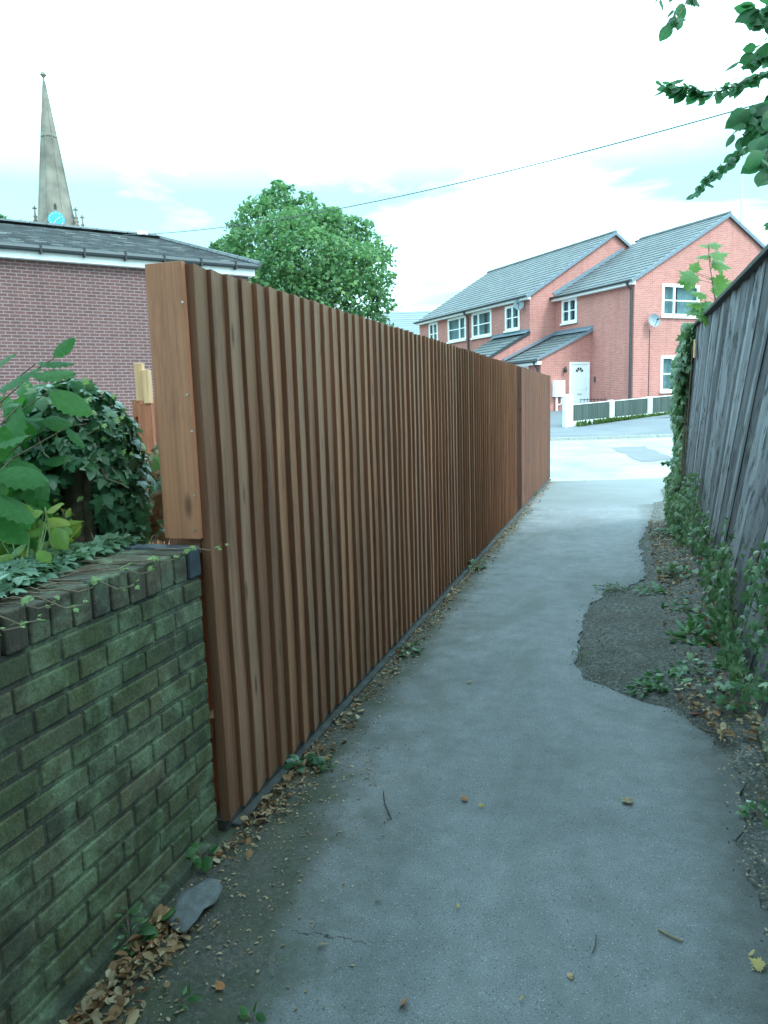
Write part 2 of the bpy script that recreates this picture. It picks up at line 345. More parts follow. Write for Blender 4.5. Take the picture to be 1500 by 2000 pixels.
# ------------------------------------------------------------------ world and sun
w = bpy.data.worlds.new('World'); scene.world = w; w.use_nodes = True; nt = w.node_tree; N = NT(nt)
for n in list(nt.nodes): nt.nodes.remove(n)
wo = N.n('ShaderNodeOutputWorld'); bg = N.n('ShaderNodeBackground'); N.l(bg.outputs[0], wo.inputs[0]); bg.inputs[1].default_value = .15
sky = N.n('ShaderNodeTexSky', sky_type='NISHITA'); sky.sun_disc = False
SUN_EL, SUN_AZ = R(50), R(112)       # azimuth clockwise from +Y: behind the camera, to the right
sky.sun_elevation = SUN_EL; sky.sun_rotation = SUN_AZ; sky.dust_density = 2.0; sky.air_density = 1.0
g = N.n('ShaderNodeTexCoord').outputs['Generated']
cl = N.noise(N.scale(g, (1.3, 1.3, 5.0)), 1.6, 7, .55, .5)
s = N.n('ShaderNodeSeparateXYZ'); N.l(g, s.inputs[0])
band = N.mr(s.outputs[2], .24, .40, -.12, .75)          # thicker cloud higher up
cf = N.math('ADD', N.mr(cl, .47, .70, 0, 1), band, clamp=True)
ccol = N.mix(N.mr(N.noise(N.scale(g, (2, 2, 6)), 2.5, 6, .6), .3, .7), (3.2, 5.6, 6.4), (6.2, 9.8, 11.0))
veil = N.mix(.75, sky.outputs[0], (.95, 2.1, 2.05))
N.l(N.mix(cf, veil, ccol), bg.inputs[0])
sl = bpy.data.lights.new('sun', 'SUN'); sl.energy = .9; sl.angle = R(18); sl.color = (.86, 1, 1)
so = bpy.data.objects.new('sun', sl); COL.objects.link(so)
sd = Vector((math.sin(SUN_AZ)*math.cos(SUN_EL), math.cos(SUN_AZ)*math.cos(SUN_EL), math.sin(SUN_EL)))
so.rotation_euler = sd.to_track_quat('Z', 'Y').to_euler()
scene.view_settings.view_transform = 'Standard'; scene.view_settings.look = 'None'; scene.view_settings.exposure = 1.92; scene.view_settings.gamma = 1
scene.render.engine = 'CYCLES'; scene.render.resolution_x = 768; scene.render.resolution_y = 1024

# ------------------------------------------------------------------ material library
SLANT = 1.0; SL_ANG = math.atan(SLANT)
MT = dict(
 path=m_asphalt(), earth=m_earth(), road=m_road('road_surface', (.19, .205, .205), (.36, .37, .36)), foot=m_road('footway_surface', (.15, .16, .165), (.2, .21, .215)),
 farfoot=m_road('far_pavement_surface', (.12, .13, .145), (.17, .18, .2)), patchm=m_road('road_patch_surface', (.13, .13, .14), (.18, .18, .19)),
 kerb=plain('kerb_concrete', (.32, .32, .3), .85), grass=leafmat('grass_blades', [(.05, .09, .02), (.09, .15, .03)], .6, .3),
 gnd=plain('garden_soil', (.09, .085, .06), .95, .4, 3, bump=.5),
 oldbrick=m_oldbrick('old_brick', (.115, .105, .075), (.06, .10, .034)), coping=m_oldbrick('coping_brick', (.11, .083, .066), (.05, .065, .04), .6), mortar=m_oldbrick('old_mortar', (.06, .065, .055), (.04, .05, .038)),
 bluebrick=plain('engineering_brick', (.05, .065, .085), .55, .3, 20, bump=.4), plinth=m_oldbrick('mossy_plinth', (.06, .065, .05), (.04, .055, .03)),
 fence=m_wood('brown_treated_boards', [(.17, .075, .038), (.25, .115, .06), (.31, .148, .078), (.20, .085, .042), (.27, .15, .092), (.225, .09, .046)], zdark=(1.2, 2.1, .5, (.21, .135, .084)), rough=.85),
 sawn=m_wood('shaded_board_edge', [(.15, .066, .036), (.20, .088, .048), (.17, .076, .042)], knots=False, rough=.95),  # darker than the board faces: shade painted into the edge colour
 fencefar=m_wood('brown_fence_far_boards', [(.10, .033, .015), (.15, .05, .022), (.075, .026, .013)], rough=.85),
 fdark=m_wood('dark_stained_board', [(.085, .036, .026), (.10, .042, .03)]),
 fedge=m_wood('end_board_wood', [(.50, .20, .11), (.56, .235, .135)], gcon=.6), gravel=plain('gravel_board', (.055, .06, .06), .9, .4, 14, bump=.5),
 pale=m_wood('fresh_cut_wood', [(.62, .36, .19), (.68, .42, .24)], knots=False), gfence=m_wood('garden_fence_wood', [(.38, .12, .065), (.44, .16, .08)]),
 oldfence=m_oldfence(), cap=plain('fence_cap_wood', (.05, .055, .055), .8, .4, 30, bump=.5),
 screw=plain('zinc_screw', (.6, .6, .62), .35, .05, 10, metal=.9),
 red=brickmat('red_house_brick', (.45, .142, .118), (.56, .20, .165), (.48, .33, .29)), purple=brickmat('plum_brick', (.10, .044, .042), (.15, .062, .058), (.24, .18, .18), .012, stain=.15),
 tile=roofmat('concrete_roof_tile', (.085, .095, .105), (.12, .135, .145)), slate=roofmat('slate_roof', (.075, .088, .10), (.115, .13, .14), .25, .3), farslate=roofmat('far_slate', (.16, .2, .22), (.22, .26, .28), .3, .1),
 white=plain('white_upvc', (.87, .88, .88), .4, .03), gutter=plain('grey_gutter', (.03, .04, .045), .5, .1), lead=plain('lead_flashing', (.16, .2, .24), .6, .2), pipe=plain('black_downpipe', (.05, .05, .055), .5),
 glass=m_glass(), curtain=plain('net_curtain', (.42, .52, .55), .9, .2, 4), black=plain('black_metal', (.02, .02, .022), .5), dish=plain('grey_dish', (.22, .26, .29), .5),
 stone=plain('church_stone', (.20, .18, .15), .95, .35, .35), clock=plain('clock_blue', (.05, .34, .46), .5, .05), gold=plain('clock_gilding', (.55, .62, .45), .5, .1),
 bark=plain('bark', (.17, .13, .10), .95, .5, 18, bump=1.), twig=plain('twig_bark', (.20, .15, .11), .9, .3, 40),
 greenpanel=m_wood('faded_green_boards', [(.05, .075, .065), (.075, .10, .09)], knots=False), wconc=plain('white_painted_concrete', (.78, .79, .78), .8, .08, 5),
 cable=plain('black_cable', (.07, .08, .08), .6), lampg=plain('galvanised_steel', (.55, .58, .58), .5),
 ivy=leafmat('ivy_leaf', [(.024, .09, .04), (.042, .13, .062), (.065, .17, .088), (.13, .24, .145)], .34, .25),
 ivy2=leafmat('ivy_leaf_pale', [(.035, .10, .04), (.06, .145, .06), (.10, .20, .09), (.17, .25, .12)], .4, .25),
 ivy3=leafmat('trailing_ivy_leaf', [(.05, .125, .07), (.10, .20, .13), (.17, .29, .20), (.24, .36, .26)], .38, .25),
 young=leafmat('ivy_shoot_leaf', [(.16, .26, .08), (.26, .36, .14)], .5, .3), elm=leafmat('broad_leaf', [(.03, .12, .035), (.05, .17, .05), (.075, .21, .065)], .6, .42, (.10, .34, .04), spec=.3),
 lime=leafmat('lime_leaf', [(.09, .21, .035), (.16, .28, .045), (.28, .30, .035)], .5, .4),
 tree=leafmat('lime_tree_leaf', [(.055, .14, .055), (.09, .20, .075), (.13, .26, .085), (.20, .34, .10)], .55, .42, (.13, .34, .11)), over=leafmat('overhead_leaf', [(.035, .12, .055), (.055, .17, .07), (.08, .21, .09)], .45, .5, (.07, .32, .09)),
 syc=leafmat('sycamore_leaf', [(.12, .26, .05), (.18, .33, .07), (.13, .27, .13)], .5, .4), weed=leafmat('weed_leaf', [(.03, .11, .03), (.06, .17, .05), (.11, .22, .08)], .45, .3),
 dry=leafmat('dry_leaf', [(.10, .045, .02), (.22, .11, .05), (.34, .2, .1), (.45, .33, .2), (.26, .12, .05)], .8, .1, (.3, .2, .1)), dryred=leafmat('red_leaf', [(.22, .065, .045), (.26, .10, .07)], .6, .2, (.4, .1, .05)),
 grit=leafmat('grey_grit', [(.05, .05, .05), (.12, .12, .115), (.2, .2, .19), (.35, .34, .31)], .9, .0),
 chipm=leafmat('pale_leaf_scrap', [(.34, .26, .16), (.46, .38, .26), (.2, .15, .09), (.28, .17, .09)], .8, .1, (.4, .3, .2)),
 yellow=leafmat('yellow_leaf', [(.46, .33, .11), (.5, .4, .17)], .7, .2), orange=leafmat('orange_leaf', [(.34, .12, .04), (.42, .19, .08)], .7, .2), paper=plain('white_paper', (.75, .76, .76), .8), slab=plain('grey_rag', (.13, .14, .15), .95, .3, 25, bump=.8),
)

# ------------------------------------------------------------------ ground
SY, CYW = math.sin(YAW), math.cos(YAW)
def st(x, y): return -x*SY + y*CYW, x*CYW + y*SY
def xy(s, t): return (-s*SY + t*CYW, s*CYW + t*SY)
S0, S1, S2 = 14.05, 22.4, 27.0      # near kerb, far kerb, front fence
def lerp(a, b, t): t = max(0, min(1, t)); return a+(b-a)*t
def gz(s, t):
    if s < S0: return 0.0
    if s < S1: return lerp(0, .36, (s-S0)/(S1-S0))
    e = lerp(.42, .74, (t-6.2)/5.2)
    if s < S2: return lerp(.36, e, (s-S1)/(S2-S1))
    return lerp(e, 1.02, (s-S2)/5.0)
def grid(name, mat, S_, T_, off, parent=None, extra=None, kind='structure'):
    vs = []; fs = []; nt_ = len(T_)
    for s_ in S_:
        for t_ in T_:
            x, y = xy(s_, t_); z = gz(s_, t_)+off + (extra(x, y) if extra else 0); vs.append((x, y, z))
    for i in range(len(S_)-1):
        for j in range(nt_-1): a = i*nt_+j; fs.append((a, a+1, a+nt_+1, a+nt_))
    o = MB().add(vs, fs).build(name, mat, parent); tag(o, kind=kind); return o
lin = lambda a, b, n: list(np.linspace(a, b, n))
grid('ground', MT['gnd'], [-400, -60, -20, -5, 0, 5, 10, S0-.01]+lin(S0, S1, 5)+[25, S2, 29, 32, 36, 60, 150, 600], [-600, -100, -40, -10, 0, 3, 6.2, 8, 11.4, 15, 30, 100, 600], -.07)
grid('road', MT['road'], lin(S0, S1, 12), lin(-80, 80, 40), 0.0, extra=lambda x, y: -.06 if True else 0)
grid('far_pavement', MT['farfoot'], lin(S1+.12, S2+.5, 8), lin(-80, 80, 65), .04)
grid('front_garden', MT['farfoot'], lin(S2+.5, 36, 10), lin(-10, 40, 51), .036)
kb = MB()
for s0, s1, up in ((S1, S1+.12, .035), (S0-.12, S0, .003)):
    for t0 in np.arange(-30, 40, .915):
        x0, y0 = xy(s0, t0+.004); x1, y1 = xy(s0, t0+.911); x2, y2 = xy(s1, t0+.911); x3, y3 = xy(s1, t0+.004)
        za = gz(s1 if s0 > 20 else S0, t0)+up
        kb.add([(x0, y0, za-.2), (x1, y1, za-.2), (x2, y2, za-.2), (x3, y3, za-.2), (x0, y0, za), (x1, y1, za), (x2, y2, za), (x3, y3, za)], [(0, 3, 2, 1), (4, 5, 6, 7), (0, 1, 5, 4), (1, 2, 6, 5), (2, 3, 7, 6), (3, 0, 4, 7)])
tag(kb.build('kerb', MT['kerb'], bevel=.01), kind='structure')
# darker repair patch in the road
pp = [onz(x, y, .17) for x, y in [(1190, 876), (1262, 874), (1316, 890), (1250, 893)]]
pt = []
for i in range(4):
    for k in range(6):
        q = pp[i].lerp(pp[(i+1) % 4], k/6); s_, t_ = st(q.x, q.y); pt.append((q.x+random.uniform(-.1, .1), q.y+random.uniform(-.1, .1)))
cxm = sum(p[0] for p in pt)/len(pt); cym = sum(p[1] for p in pt)/len(pt)
def rz_(x, y): s_, t_ = st(x, y); return gz(s_, t_)-.06+.006
mbp = MB(); mbp.add([(cxm, cym, rz_(cxm, cym))]+[(x, y, rz_(x, y)) for x, y in pt], [(0, i+1, (i+1) % len(pt)+1) for i in range(len(pt))])
tag(mbp.build('road_patch', MT['patchm']), kind='structure')
# footway between alley and road
grid('near_pavement', MT['foot'], [10.55, 11.5, 12.5, S0-.12], lin(-30, 40, 71), -.002)

# alley path: left edge along the fence, irregular right edge
edge = [(.50, -3), (.5, 0), (.46, 1.8), (.43, 2.31), (.41, 2.4), (.40, 2.6), (.46, 2.89), (.47, 3.13), (.42, 3.41), (.33, 3.61), (.24, 3.74), (.1, 3.8), (-.05, 3.94), (-.16, 4.03), (-.25, 4.26), (-.25, 4.63), (-.26, 5.2), (-.23, 5.62), (-.13, 5.88), (-.16, 6.10), (.02, 6.16), (.18, 6.5), (.2, 6.94), (.17, 8.19), (.33, 9.58), (.41, 10.6)]
er = []
for (a, b), (c, d) in zip(edge, edge[1:]):
    n = max(2, int(math.hypot(c-a, d-b)/.035))
    for i in range(n):
        t = i/n; x = a+(c-a)*t; y = b+(d-b)*t; er.append((x+mnoise.noise(Vector((x*9, y*9, 0)))*.035+random.uniform(-.004, .004), y))
er.append(edge[-1])
pv = []; pf = []
for i, (x, y) in enumerate(er):
    yy = y if y < 10.5 else y
    for k in range(9): u = k/8; pv.append((-1.6+(x+1.6)*u, yy, 0.0))
for i in range(len(er)-1):
    for k in range(8): a = i*9+k; pf.append((a, a+1, a+10, a+9))
# join to the pavement joint line (s=10.55)
b0 = len(pv)
for k in range(9):
    X_ = -1.6+(edge[-1][0]+1.6)*k/8; s_t = 10.56; Y_ = (s_t + X_*SY)/CYW; pv.append((X_, Y_, 0.0))
a0 = (len(er)-1)*9
for k in range(8): pf.append((a0+k, a0+k+1, b0+k+1, b0+k))
me = MB().add(pv, pf).build('path', MT['path']); tag(me, kind='structure')
# verge of earth and broken tarmac on the right
vv = []; vf = []; ys = list(np.arange(-1, 11.6, .05)); xs = list(np.arange(-.36, 1.3, .04))
def edge_x(y):
    for (a, b), (c, d) in zip(edge, edge[1:]):
        if b <= y <= d and d > b: return a+(c-a)*(y-b)/(d-b)
    return .4
for y in ys:
    ex = edge_x(y)
    for x in xs:
        h = -.006 + .055*max(0, min(1, (x-ex)/.5)) + (mnoise.noise(Vector((x*7, y*7, 1)))*.014 + mnoise.noise(Vector((x*24, y*24, 2)))*.006)*max(0, min(1, (x-ex+.02)/.1))
        if x < ex-.02: h = -.02
        vv.append((x, y, h))
nx = len(xs)
for i in range(len(ys)-1):
    for j in range(nx-1): a = i*nx+j; vf.append((a, a+1, a+nx+1, a+nx))
tag(MB().add(vv, vf).build('verge', MT['earth'], smooth=True), kind='structure')
# yellow-grey paved corner beyond the old fence
tag(MB().box(.62, 6, 10.4, 13.0, -.03, .02).build('side_paving', plain('buff_paving', (.26, .24, .19), .9, .15, 4)), kind='structure')
ed = MB(); A = onz(1300, 955); B = onz(1326, 1022)
dv = (B-A).normalized(); pr = Vector((dv.y, -dv.x, 0))*.035
for k in range(1):
    P = [A-pr, A+pr, B+pr, B-pr]; ed.prism([Vector((p.x, p.y, 0)) for p in P], (0, 0, .07))
tag(ed.build('edging_board', MT['kerb'], bevel=.006), 'pale concrete edging strip set in the earth beyond the old grey fence', 'edging')

# ------------------------------------------------------------------ brick wall on the left (Flemish bond)
FX = -1.39
bw = empty('brick_wall', (FX-.16, .2, 0), 0, 'low mossy brick wall with brick-on-edge coping beside the brown fence', 'wall')
ox, oy = FX-.16, .2
br = MB(); WY0, WY1 = -2.5, 2.16; TH = .33
for c in range(13):
    z0 = .0 + c*.0755; y = WY1; off = .056 if c % 2 else 0; first = True
    seq = 0 if c % 2 else 1
    while y > WY0:
        L = .215 if seq % 2 == 0 else .1025
        if first and c % 2: L = .16
        first = False; seq += 1
        j = lambda a=.0025: random.uniform(-a, a)
        y1 = y; y0 = y-L
        dx = random.uniform(-.002, .002)
        br.box(FX-.1-ox, FX+dx-ox, y0+j()-oy, y1+j()-oy, z0+.005+j(.001), z0+.0655+j(.001)); y = y0-.0105
br.build('brick_face', MT['oldbrick'], bw, bevel=.005)
MB().box(FX-TH-ox, FX-.0055-ox, WY0-oy, WY1-.004-oy, -.05, .985).build('mortar', MT['mortar'], bw)
cp = MB(); y = WY1; k = 0
while y > WY0:
    j = lambda a=.003: random.uniform(-a, a)
    if k > 0:
        cp.box(FX-.215-ox, FX+.003+j(.005)-ox, y-.069+j()-oy, y+j()-oy, .985, 1.088+j(.004))
        cp.box(FX-.34-ox, FX-.222-ox, y-.069+j()-oy, y+j()-oy, .985, 1.086+j(.004))
    y -= .078; k += 1
cp.build('coping', MT['coping'], bw, bevel=.006)
MB().box(FX-.215-ox, FX+.004-ox, WY1-.069-oy, WY1+.002-oy, .985, 1.09).box(FX-.34-ox, FX-.222-ox, WY1-.069-oy, WY1-oy, .985, 1.088).build('end_coping_brick', MT['bluebrick'], bw, bevel=.006)
MB().box(FX-.33-ox, FX-.008-ox, WY0-oy, WY1-.006-oy, 1.0, 1.075).build('coping_mortar', MT['mortar'], bw)
pl = MB(); pl.prism([(FX-.05-ox, WY0-oy, -.02), (FX+.035-ox, WY0-oy, -.02), (FX+.026-ox, WY0-oy, .03), (FX+.006-ox, WY0-oy, .045), (FX-.05-ox, WY0-oy, .045)], (0, WY1-.05-WY0, 0)); pl.build('plinth', MT['plinth'], bw, bevel=.004)

# ------------------------------------------------------------------ brown feather-edge fence
bf = empty('wooden_fence', (FX, 2.2, 0), 0, 'long new brown close-board fence running down the left of the alley', 'fence')
Y0, Y1 = 2.2, 14.66; TOP = 2.035; pitch = .1105
y = Y0; idx = 0; panels = {}
while y < Y1-.02:
    p = int((y-Y0)/1.83); panels.setdefault(p, MB()); mb = panels[p]
    tz = TOP - .035*(y-Y0)/12.4 + random.uniform(-.004, .004); bz = .035+random.uniform(0, .008); w_ = pitch+.012
    rev = y > 10.45
    thick, thin = .027+random.uniform(-.004, .004), .004
    yy0, yy1 = y-Y0, min(y+w_, Y1)-Y0
    lean = random.uniform(-.003, .003)
    if not rev: sec = [(-.012, yy0), (thick-.002, yy0), (thick, yy0+.003), (thin, yy1), (-.012, yy1)]
    else: sec = [(-.012, yy0), (thin+.002, yy0), (thick*.95, yy1-.004), (-.012, yy1)]
    n = len(sec); segs = 6; vs = []; fs = []
    ph = random.uniform(0, 9)
    for q in range(segs+1):
        zz = bz+(tz-bz)*q/segs; wob = mnoise.noise(Vector((ph, zz*1.7, 0)))*.004
        for i_, (a, b) in enumerate(sec): vs.append((a+(wob if a > 0 else 0), b+lean*(q/segs)+wob, zz))
    for q in range(segs):
        for i_ in range(n): fs.append((q*n+i_, q*n+(i_+1) % n, (q+1)*n+(i_+1) % n, (q+1)*n+i_))
    fs.append(tuple(reversed(range(n)))); fs.append(tuple(segs*n+i_ for i_ in range(n)))
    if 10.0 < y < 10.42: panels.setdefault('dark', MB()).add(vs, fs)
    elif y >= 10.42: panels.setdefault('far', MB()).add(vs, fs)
    else: mb.add(vs, fs)
    y += pitch if not (idx == 6) else pitch+.006
    idx += 1
for k_, mb in panels.items():
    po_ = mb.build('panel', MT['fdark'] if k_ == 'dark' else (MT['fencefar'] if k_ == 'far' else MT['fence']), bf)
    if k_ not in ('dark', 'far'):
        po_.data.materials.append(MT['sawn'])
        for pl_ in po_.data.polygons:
            if pl_.normal.y < -.85: pl_.material_index = 1  # thick edges facing the camera get the painted-shade wood
MB().box(-.05, .012, .0, Y1-Y0, -.02, .042).box(.012, .05, .03, Y1-Y0-.1, -.02, .018).build('gravel_board', MT['gravel'], bf, bevel=.004)
for z in (.35, 1.05, 1.8): MB().box(-.08, -.03, .02, Y1-Y0-.02, z, z+.08).build('rail', MT['fedge'], bf)
for k in range(7): MB().box(-.18, -.082, .03+k*1.83+(0 if k else .03), .13+k*1.83+(0 if k else .03), -.05, 1.97).build('post', MT['fedge'], bf)
eb = MB(); eb.box(-.146, -.004, -.022, 0.0, 1.107, TOP+.005); eb.build('end_board', MT['fedge'], bf, bevel=.002)
for (px, py) in [(357, 590), (366, 771), (375, 842), (380, 968), (381, 1035)]:
    d = ray(px, py); q = EYE + d*((2.176-EYE.y)/d.y)
    MB().tube([(q.x-FX, q.y-2.2+.001, q.z), (q.x-FX, q.y-2.2-.003, q.z)], .004, 8).build('screw', MT['screw'], bf)

# ------------------------------------------------------------------ old grey fence on the right (racked boards)
RX = .62; RTOP = 2.17
of = empty('weathered_fence', (RX, 6, 0), 0, 'old weathered grey board fence leaning along the right of the alley', 'fence')
yy = -1.6; mb = MB(); k = 0; mats = []
pan = {}
while yy < 7.72:
    wd = random.choice([.10, .12, .14, .15, .11]); gap = random.choice([.010, .008, .014, .009, .012, .026])
    sl = SLANT + random.uniform(-.02, .02) - .12*max(0, (yy-3)/5)
    y0, y1 = yy-6, yy+wd-gap-6; x0 = random.uniform(-.006, .008); th = .016; x_l = x0+random.choice([0, .008, .016])
    tz = RTOP+random.uniform(-.012, .006); bz = .03+random.uniform(0, .06)
    vs = []; fs = []; segs = 10; ph = random.uniform(0, 99)
    for q in range(segs+1):
        z = bz+(tz-bz)*q/segs; dy = (tz-z)*sl
        wv = mnoise.noise(Vector((ph, z*2.1, 3)))*.007; e0 = mnoise.noise(Vector((ph, z*5, 7)))*.004; e1 = mnoise.noise(Vector((ph, z*5, 17)))*.004
        vs += [(x_l+wv, y0+dy+e0, z), (x0+wv, y1+dy+e1, z), (x0+wv+th, y1+dy+e1, z), (x_l+wv+th, y0+dy+e0, z)]
    for q in range(segs):
        for i_ in range(4): fs.append((q*4+i_, q*4+(i_+1) % 4, (q+1)*4+(i_+1) % 4, (q+1)*4+i_))
    fs += [(3, 2, 1, 0), tuple(segs*4+i_ for i_ in range(4))]
    pan.setdefault(int((yy+1.6)/1.9), MB()).add(vs, fs); yy += wd; k += 1
for q_, m_ in pan.items(): m_.build('panel', MT['oldfence'], of)
MB().box(-.035, .05, -7.6, 1.76, RTOP+.002, RTOP+.028).build('top_rail', MT['cap'], of, bevel=.004)
MB().box(.026, .075, -7.6, 2.6, 1.5, 1.58).box(.026, .075, -7.4, 3.4, .5, .58).build('rail', MT['cap'], of)
for k in range(5): MB().box(.08, .16, -7+k*2.2, -6.9+k*2.2, -.1, 2.1).build('post', MT['cap'], of)
MB().box(-.03, .01, -7.5, -.2, -.02, .04).build('gravel_board', MT['plinth'], of, bevel=.004)
tg = at(1357, 680, 0); d = ray(1357, 672); q = EYE+d*((RX-.03)/d.x)
MB().box(q.x-RX-.006, q.x-RX+.004, q.y-6-.05, q.y-6+.05, q.z-.12, q.z+.04).build('pale_patch', MT['pale'], of)

# ------------------------------------------------------------------ red brick houses
a_ = Vector((-.681075, .732212, 0)); b_ = Vector((a_.y, -a_.x, 0)); HC = Vector((.3217, 32.7696, 0)); HRZ = math.atan2(b_.y, b_.x)
def frame_wall(mb, u0, u1, z0, z1, holes, put, th=.12):
    """rectangle with window openings as real geometry; put(u, depth, z) -> point"""
    us = sorted({u0, u1, *[h[0] for h in holes], *[h[1] for h in holes]}); zs = sorted({z0, z1, *[h[2] for h in holes], *[h[3] for h in holes]})
    for i in range(len(us)-1):
        for j in range(len(zs)-1):
            um, zm = (us[i]+us[i+1])/2, (zs[j]+zs[j+1])/2
            if any(h[0] < um < h[1] and h[2] < zm < h[3] for h in holes): continue
            P = [put(us[i], 0, zs[j]), put(us[i+1], 0, zs[j]), put(us[i+1], 0, zs[j+1]), put(us[i], 0, zs[j+1])]
            mb.add(P, [(0, 1, 2, 3)])
    for h in holes:
        for (ua, za, ub, zb) in ((h[0], h[2], h[1], h[2]), (h[1], h[2], h[1], h[3]), (h[1], h[3], h[0], h[3]), (h[0], h[3], h[0], h[2])):
            mb.add([put(ua, 0, za), put(ub, 0, zb), put(ub, th, zb), put(ua, th, za)], [(0, 1, 2, 3)])
def bar(mb, put, u0, u1, d0, d1, z0, z1):
    P = [put(u, d, z) for z in (z0, z1) for u, d in ((u0, d0), (u1, d0), (u1, d1), (u0, d1))]
    mb.add(P, [(0, 3, 2, 1), (4, 5, 6, 7), (0, 1, 5, 4), (1, 2, 6, 5), (2, 3, 7, 6), (3, 0, 4, 7)])
def window(parent, put, u0, u1, z0, z1, mull, rails=True, sash=True, curt=True):
    fr = MB(); t = .11
    bar(fr, put, u0-.01, u0+t, -.03, .06, z0, z1); bar(fr, put, u1-t, u1+.01, -.03, .06, z0, z1)
    bar(fr, put, u0+t, u1-t, -.03, .06, z1-t, z1+.01); bar(fr, put, u0+t, u1-t, -.03, .06, z0, z0+t)
    edges_ = [u0+t]
    for m in mull: bar(fr, put, m-.05, m+.05, -.028, .058, z0+t, z1-t); edges_ += [m-.05, m+.05]
    edges_.append(u1-t)
    if rails:
        zr = z0+(z1-z0)*.5
        for k in range(0, len(edges_), 2): bar(fr, put, edges_[k], edges_[k+1], -.01, .04, zr-.025, zr+.025)
    w_ = fr.build('window', MT['white'], parent)
    s_ = MB(); bar(s_, put, u0-.06, u1+.06, -.09, -.032, z0-.07, z0+.015); s_.build('sill', MT['white'], w_)
    g_ = MB()
    for k in range(0, len(edges_), 2): g_.add([put(edges_[k], .02, z0+t), put(edges_[k+1], .02, z0+t), put(edges_[k+1], .02, z1-t), put(edges_[k], .02, z1-t)], [(0, 1, 2, 3)])
    g_.build('pane', MT['glass'], w_)
    if curt:
        c_ = MB(); n = int((u1-u0)/.05)
        for i in range(n):
            ua, ub = u0+(u1-u0)*i/n, u0+(u1-u0)*(i+1)/n; f_ = (i+.5)/n
            if .36 < f_ < .5 : continue
            da, db = .17+.02*(i % 2), .17+.02*((i+1) % 2)
            c_.add([put(ua, da, z0), put(ub, db, z0), put(ub, db, z1), put(ua, da, z1)], [(0, 1, 2, 3)])
        c_.build('curtain', MT['curtain'], w_)
    return w_
def roof_slope(mb, p0, p1, up, n, th=.03, ov=.03):
    """p0->p1 along eaves, up = vector eaves->ridge, n courses as overlapping slabs"""
    p0, p1, up = Vector(p0), Vector(p1), Vector(up); nrm = (p1-p0).cross(up).normalized()
    if nrm.z < 0: nrm = -nrm
    for i in range(n):
        a0, a1 = up*(i/n), up*((i+1)/n)+up.normalized()*ov
        lo, hi = nrm*th, nrm*.004
        P = [p0+a0, p1+a0, p1+a1, p0+a1, p0+a0+lo, p1+a0+lo, p1+a1+hi, p0+a1+hi]
        mb.add(P, [(0, 3, 2, 1), (4, 5, 6, 7), (0, 1, 5, 4), (1, 2, 6, 5), (2, 3, 7, 6), (3, 0, 4, 7)])
def dish(parent, c, look, r=.33):
    c = Vector(c); look = Vector(look).normalized(); e1 = look.cross(Vector((0, 0, 1))).normalized(); e2 = e1.cross(look)
    mb = MB(); rings = 5; k = 20; vs = [c-look*.08]; fs = []
    for i in range(1, rings+1):
        q = i/rings
        for j in range(k): an = 2*math.pi*j/k; vs.append(c+(e1*math.cos(an)*.9+e2*math.sin(an))*r*q - look*.08*(1-q*q))
    for j in range(k): fs.append((0, 1+j, 1+(j+1) % k))
    for i in range(rings-1):
        for j in range(k): fs.append((1+i*k+j, 1+(i+1)*k+j, 1+(i+1)*k+(j+1) % k, 1+i*k+(j+1) % k))
    mb.add(vs, fs); o = mb.build('satellite_dish', MT['dish'], parent, smooth=True)
    m2 = MB().tube([c-look*.08, c-look*.1-Vector((0, 0, .1)), c-look*.25-Vector((0, 0, .16))], .02, 6); m2.tube([c-Vector((0, 0, r*.9)), c+look*.32-Vector((0, 0, r*.25))], .012, 6)
    m2.box(*(v for p_ in ((c+look*.32-Vector((0, 0, r*.25)))[:],) for v in (p_[0]-.04, p_[0]+.04, p_[1]-.04, p_[1]+.04, p_[2]-.03, p_[2]+.03))); m2.build('dish_arm', MT['gutter'], o)

# ---- nearer house (local x along the gable, local y back along the facade)
h2 = empty('brick_house', HC, HRZ, 'nearer red brick house with wide gable, white front door and sloping porch roof', 'house')
fac = lambda u, d, z: Vector((d, u, z)); gab = lambda u, d, z: Vector((u, d, z))
EZ = 6.35; W2 = 10.4; AP = 9.2; D2 = 5.15; ym = -4.3
wl = MB(); gh = [(1.50, 3.62, 4.88, 6.2), (1.52, 3.66, 1.74, 3.24)]; fh = [(3.6, 4.65, 5.04, 6.12)]
frame_wall(wl, 0, W2, .5, EZ, gh, gab); frame_wall(wl, 0, D2, .5, EZ, fh, fac)
wl.add([(0, 0, EZ), (W2, 0, EZ), (W2/2, 0, AP)], [(0, 1, 2)]); wl.add([(0, D2+.5, EZ), (W2, D2+.5, EZ), (W2/2, D2+.5, AP)], [(2, 1, 0)])
wl.add([(W2, 0, .5), (W2, D2+.5, .5), (W2, D2+.5, EZ), (W2, 0, EZ)], [(0, 1, 2, 3)]); wl.add([(0, D2+.5, .5), (W2, D2+.5, .5), (W2, D2+.5, EZ), (0, D2+.5, EZ)], [(3, 2, 1, 0)])
wl.add([(0, D2, .5), (0, D2+.5, .5), (0, D2+.5, EZ), (0, D2, EZ)], [(0, 3, 2, 1)])
wl.build('wall', MT['red'], h2)
rf = MB(); k = .28/(W2/2)*(AP-EZ)
roof_slope(rf, (-.28, -.1, EZ-k+.06), (-.28, D2-.001, EZ-k+.06), (W2/2+.28, 0, AP-EZ+k), 17)
roof_slope(rf, (W2+.28, -.1, EZ-k+.06), (W2+.28, D2+.4, EZ-k+.06), (-W2/2-.28, 0, AP-EZ+k), 17)
r2 = rf.build('roof', MT['tile'], h2)
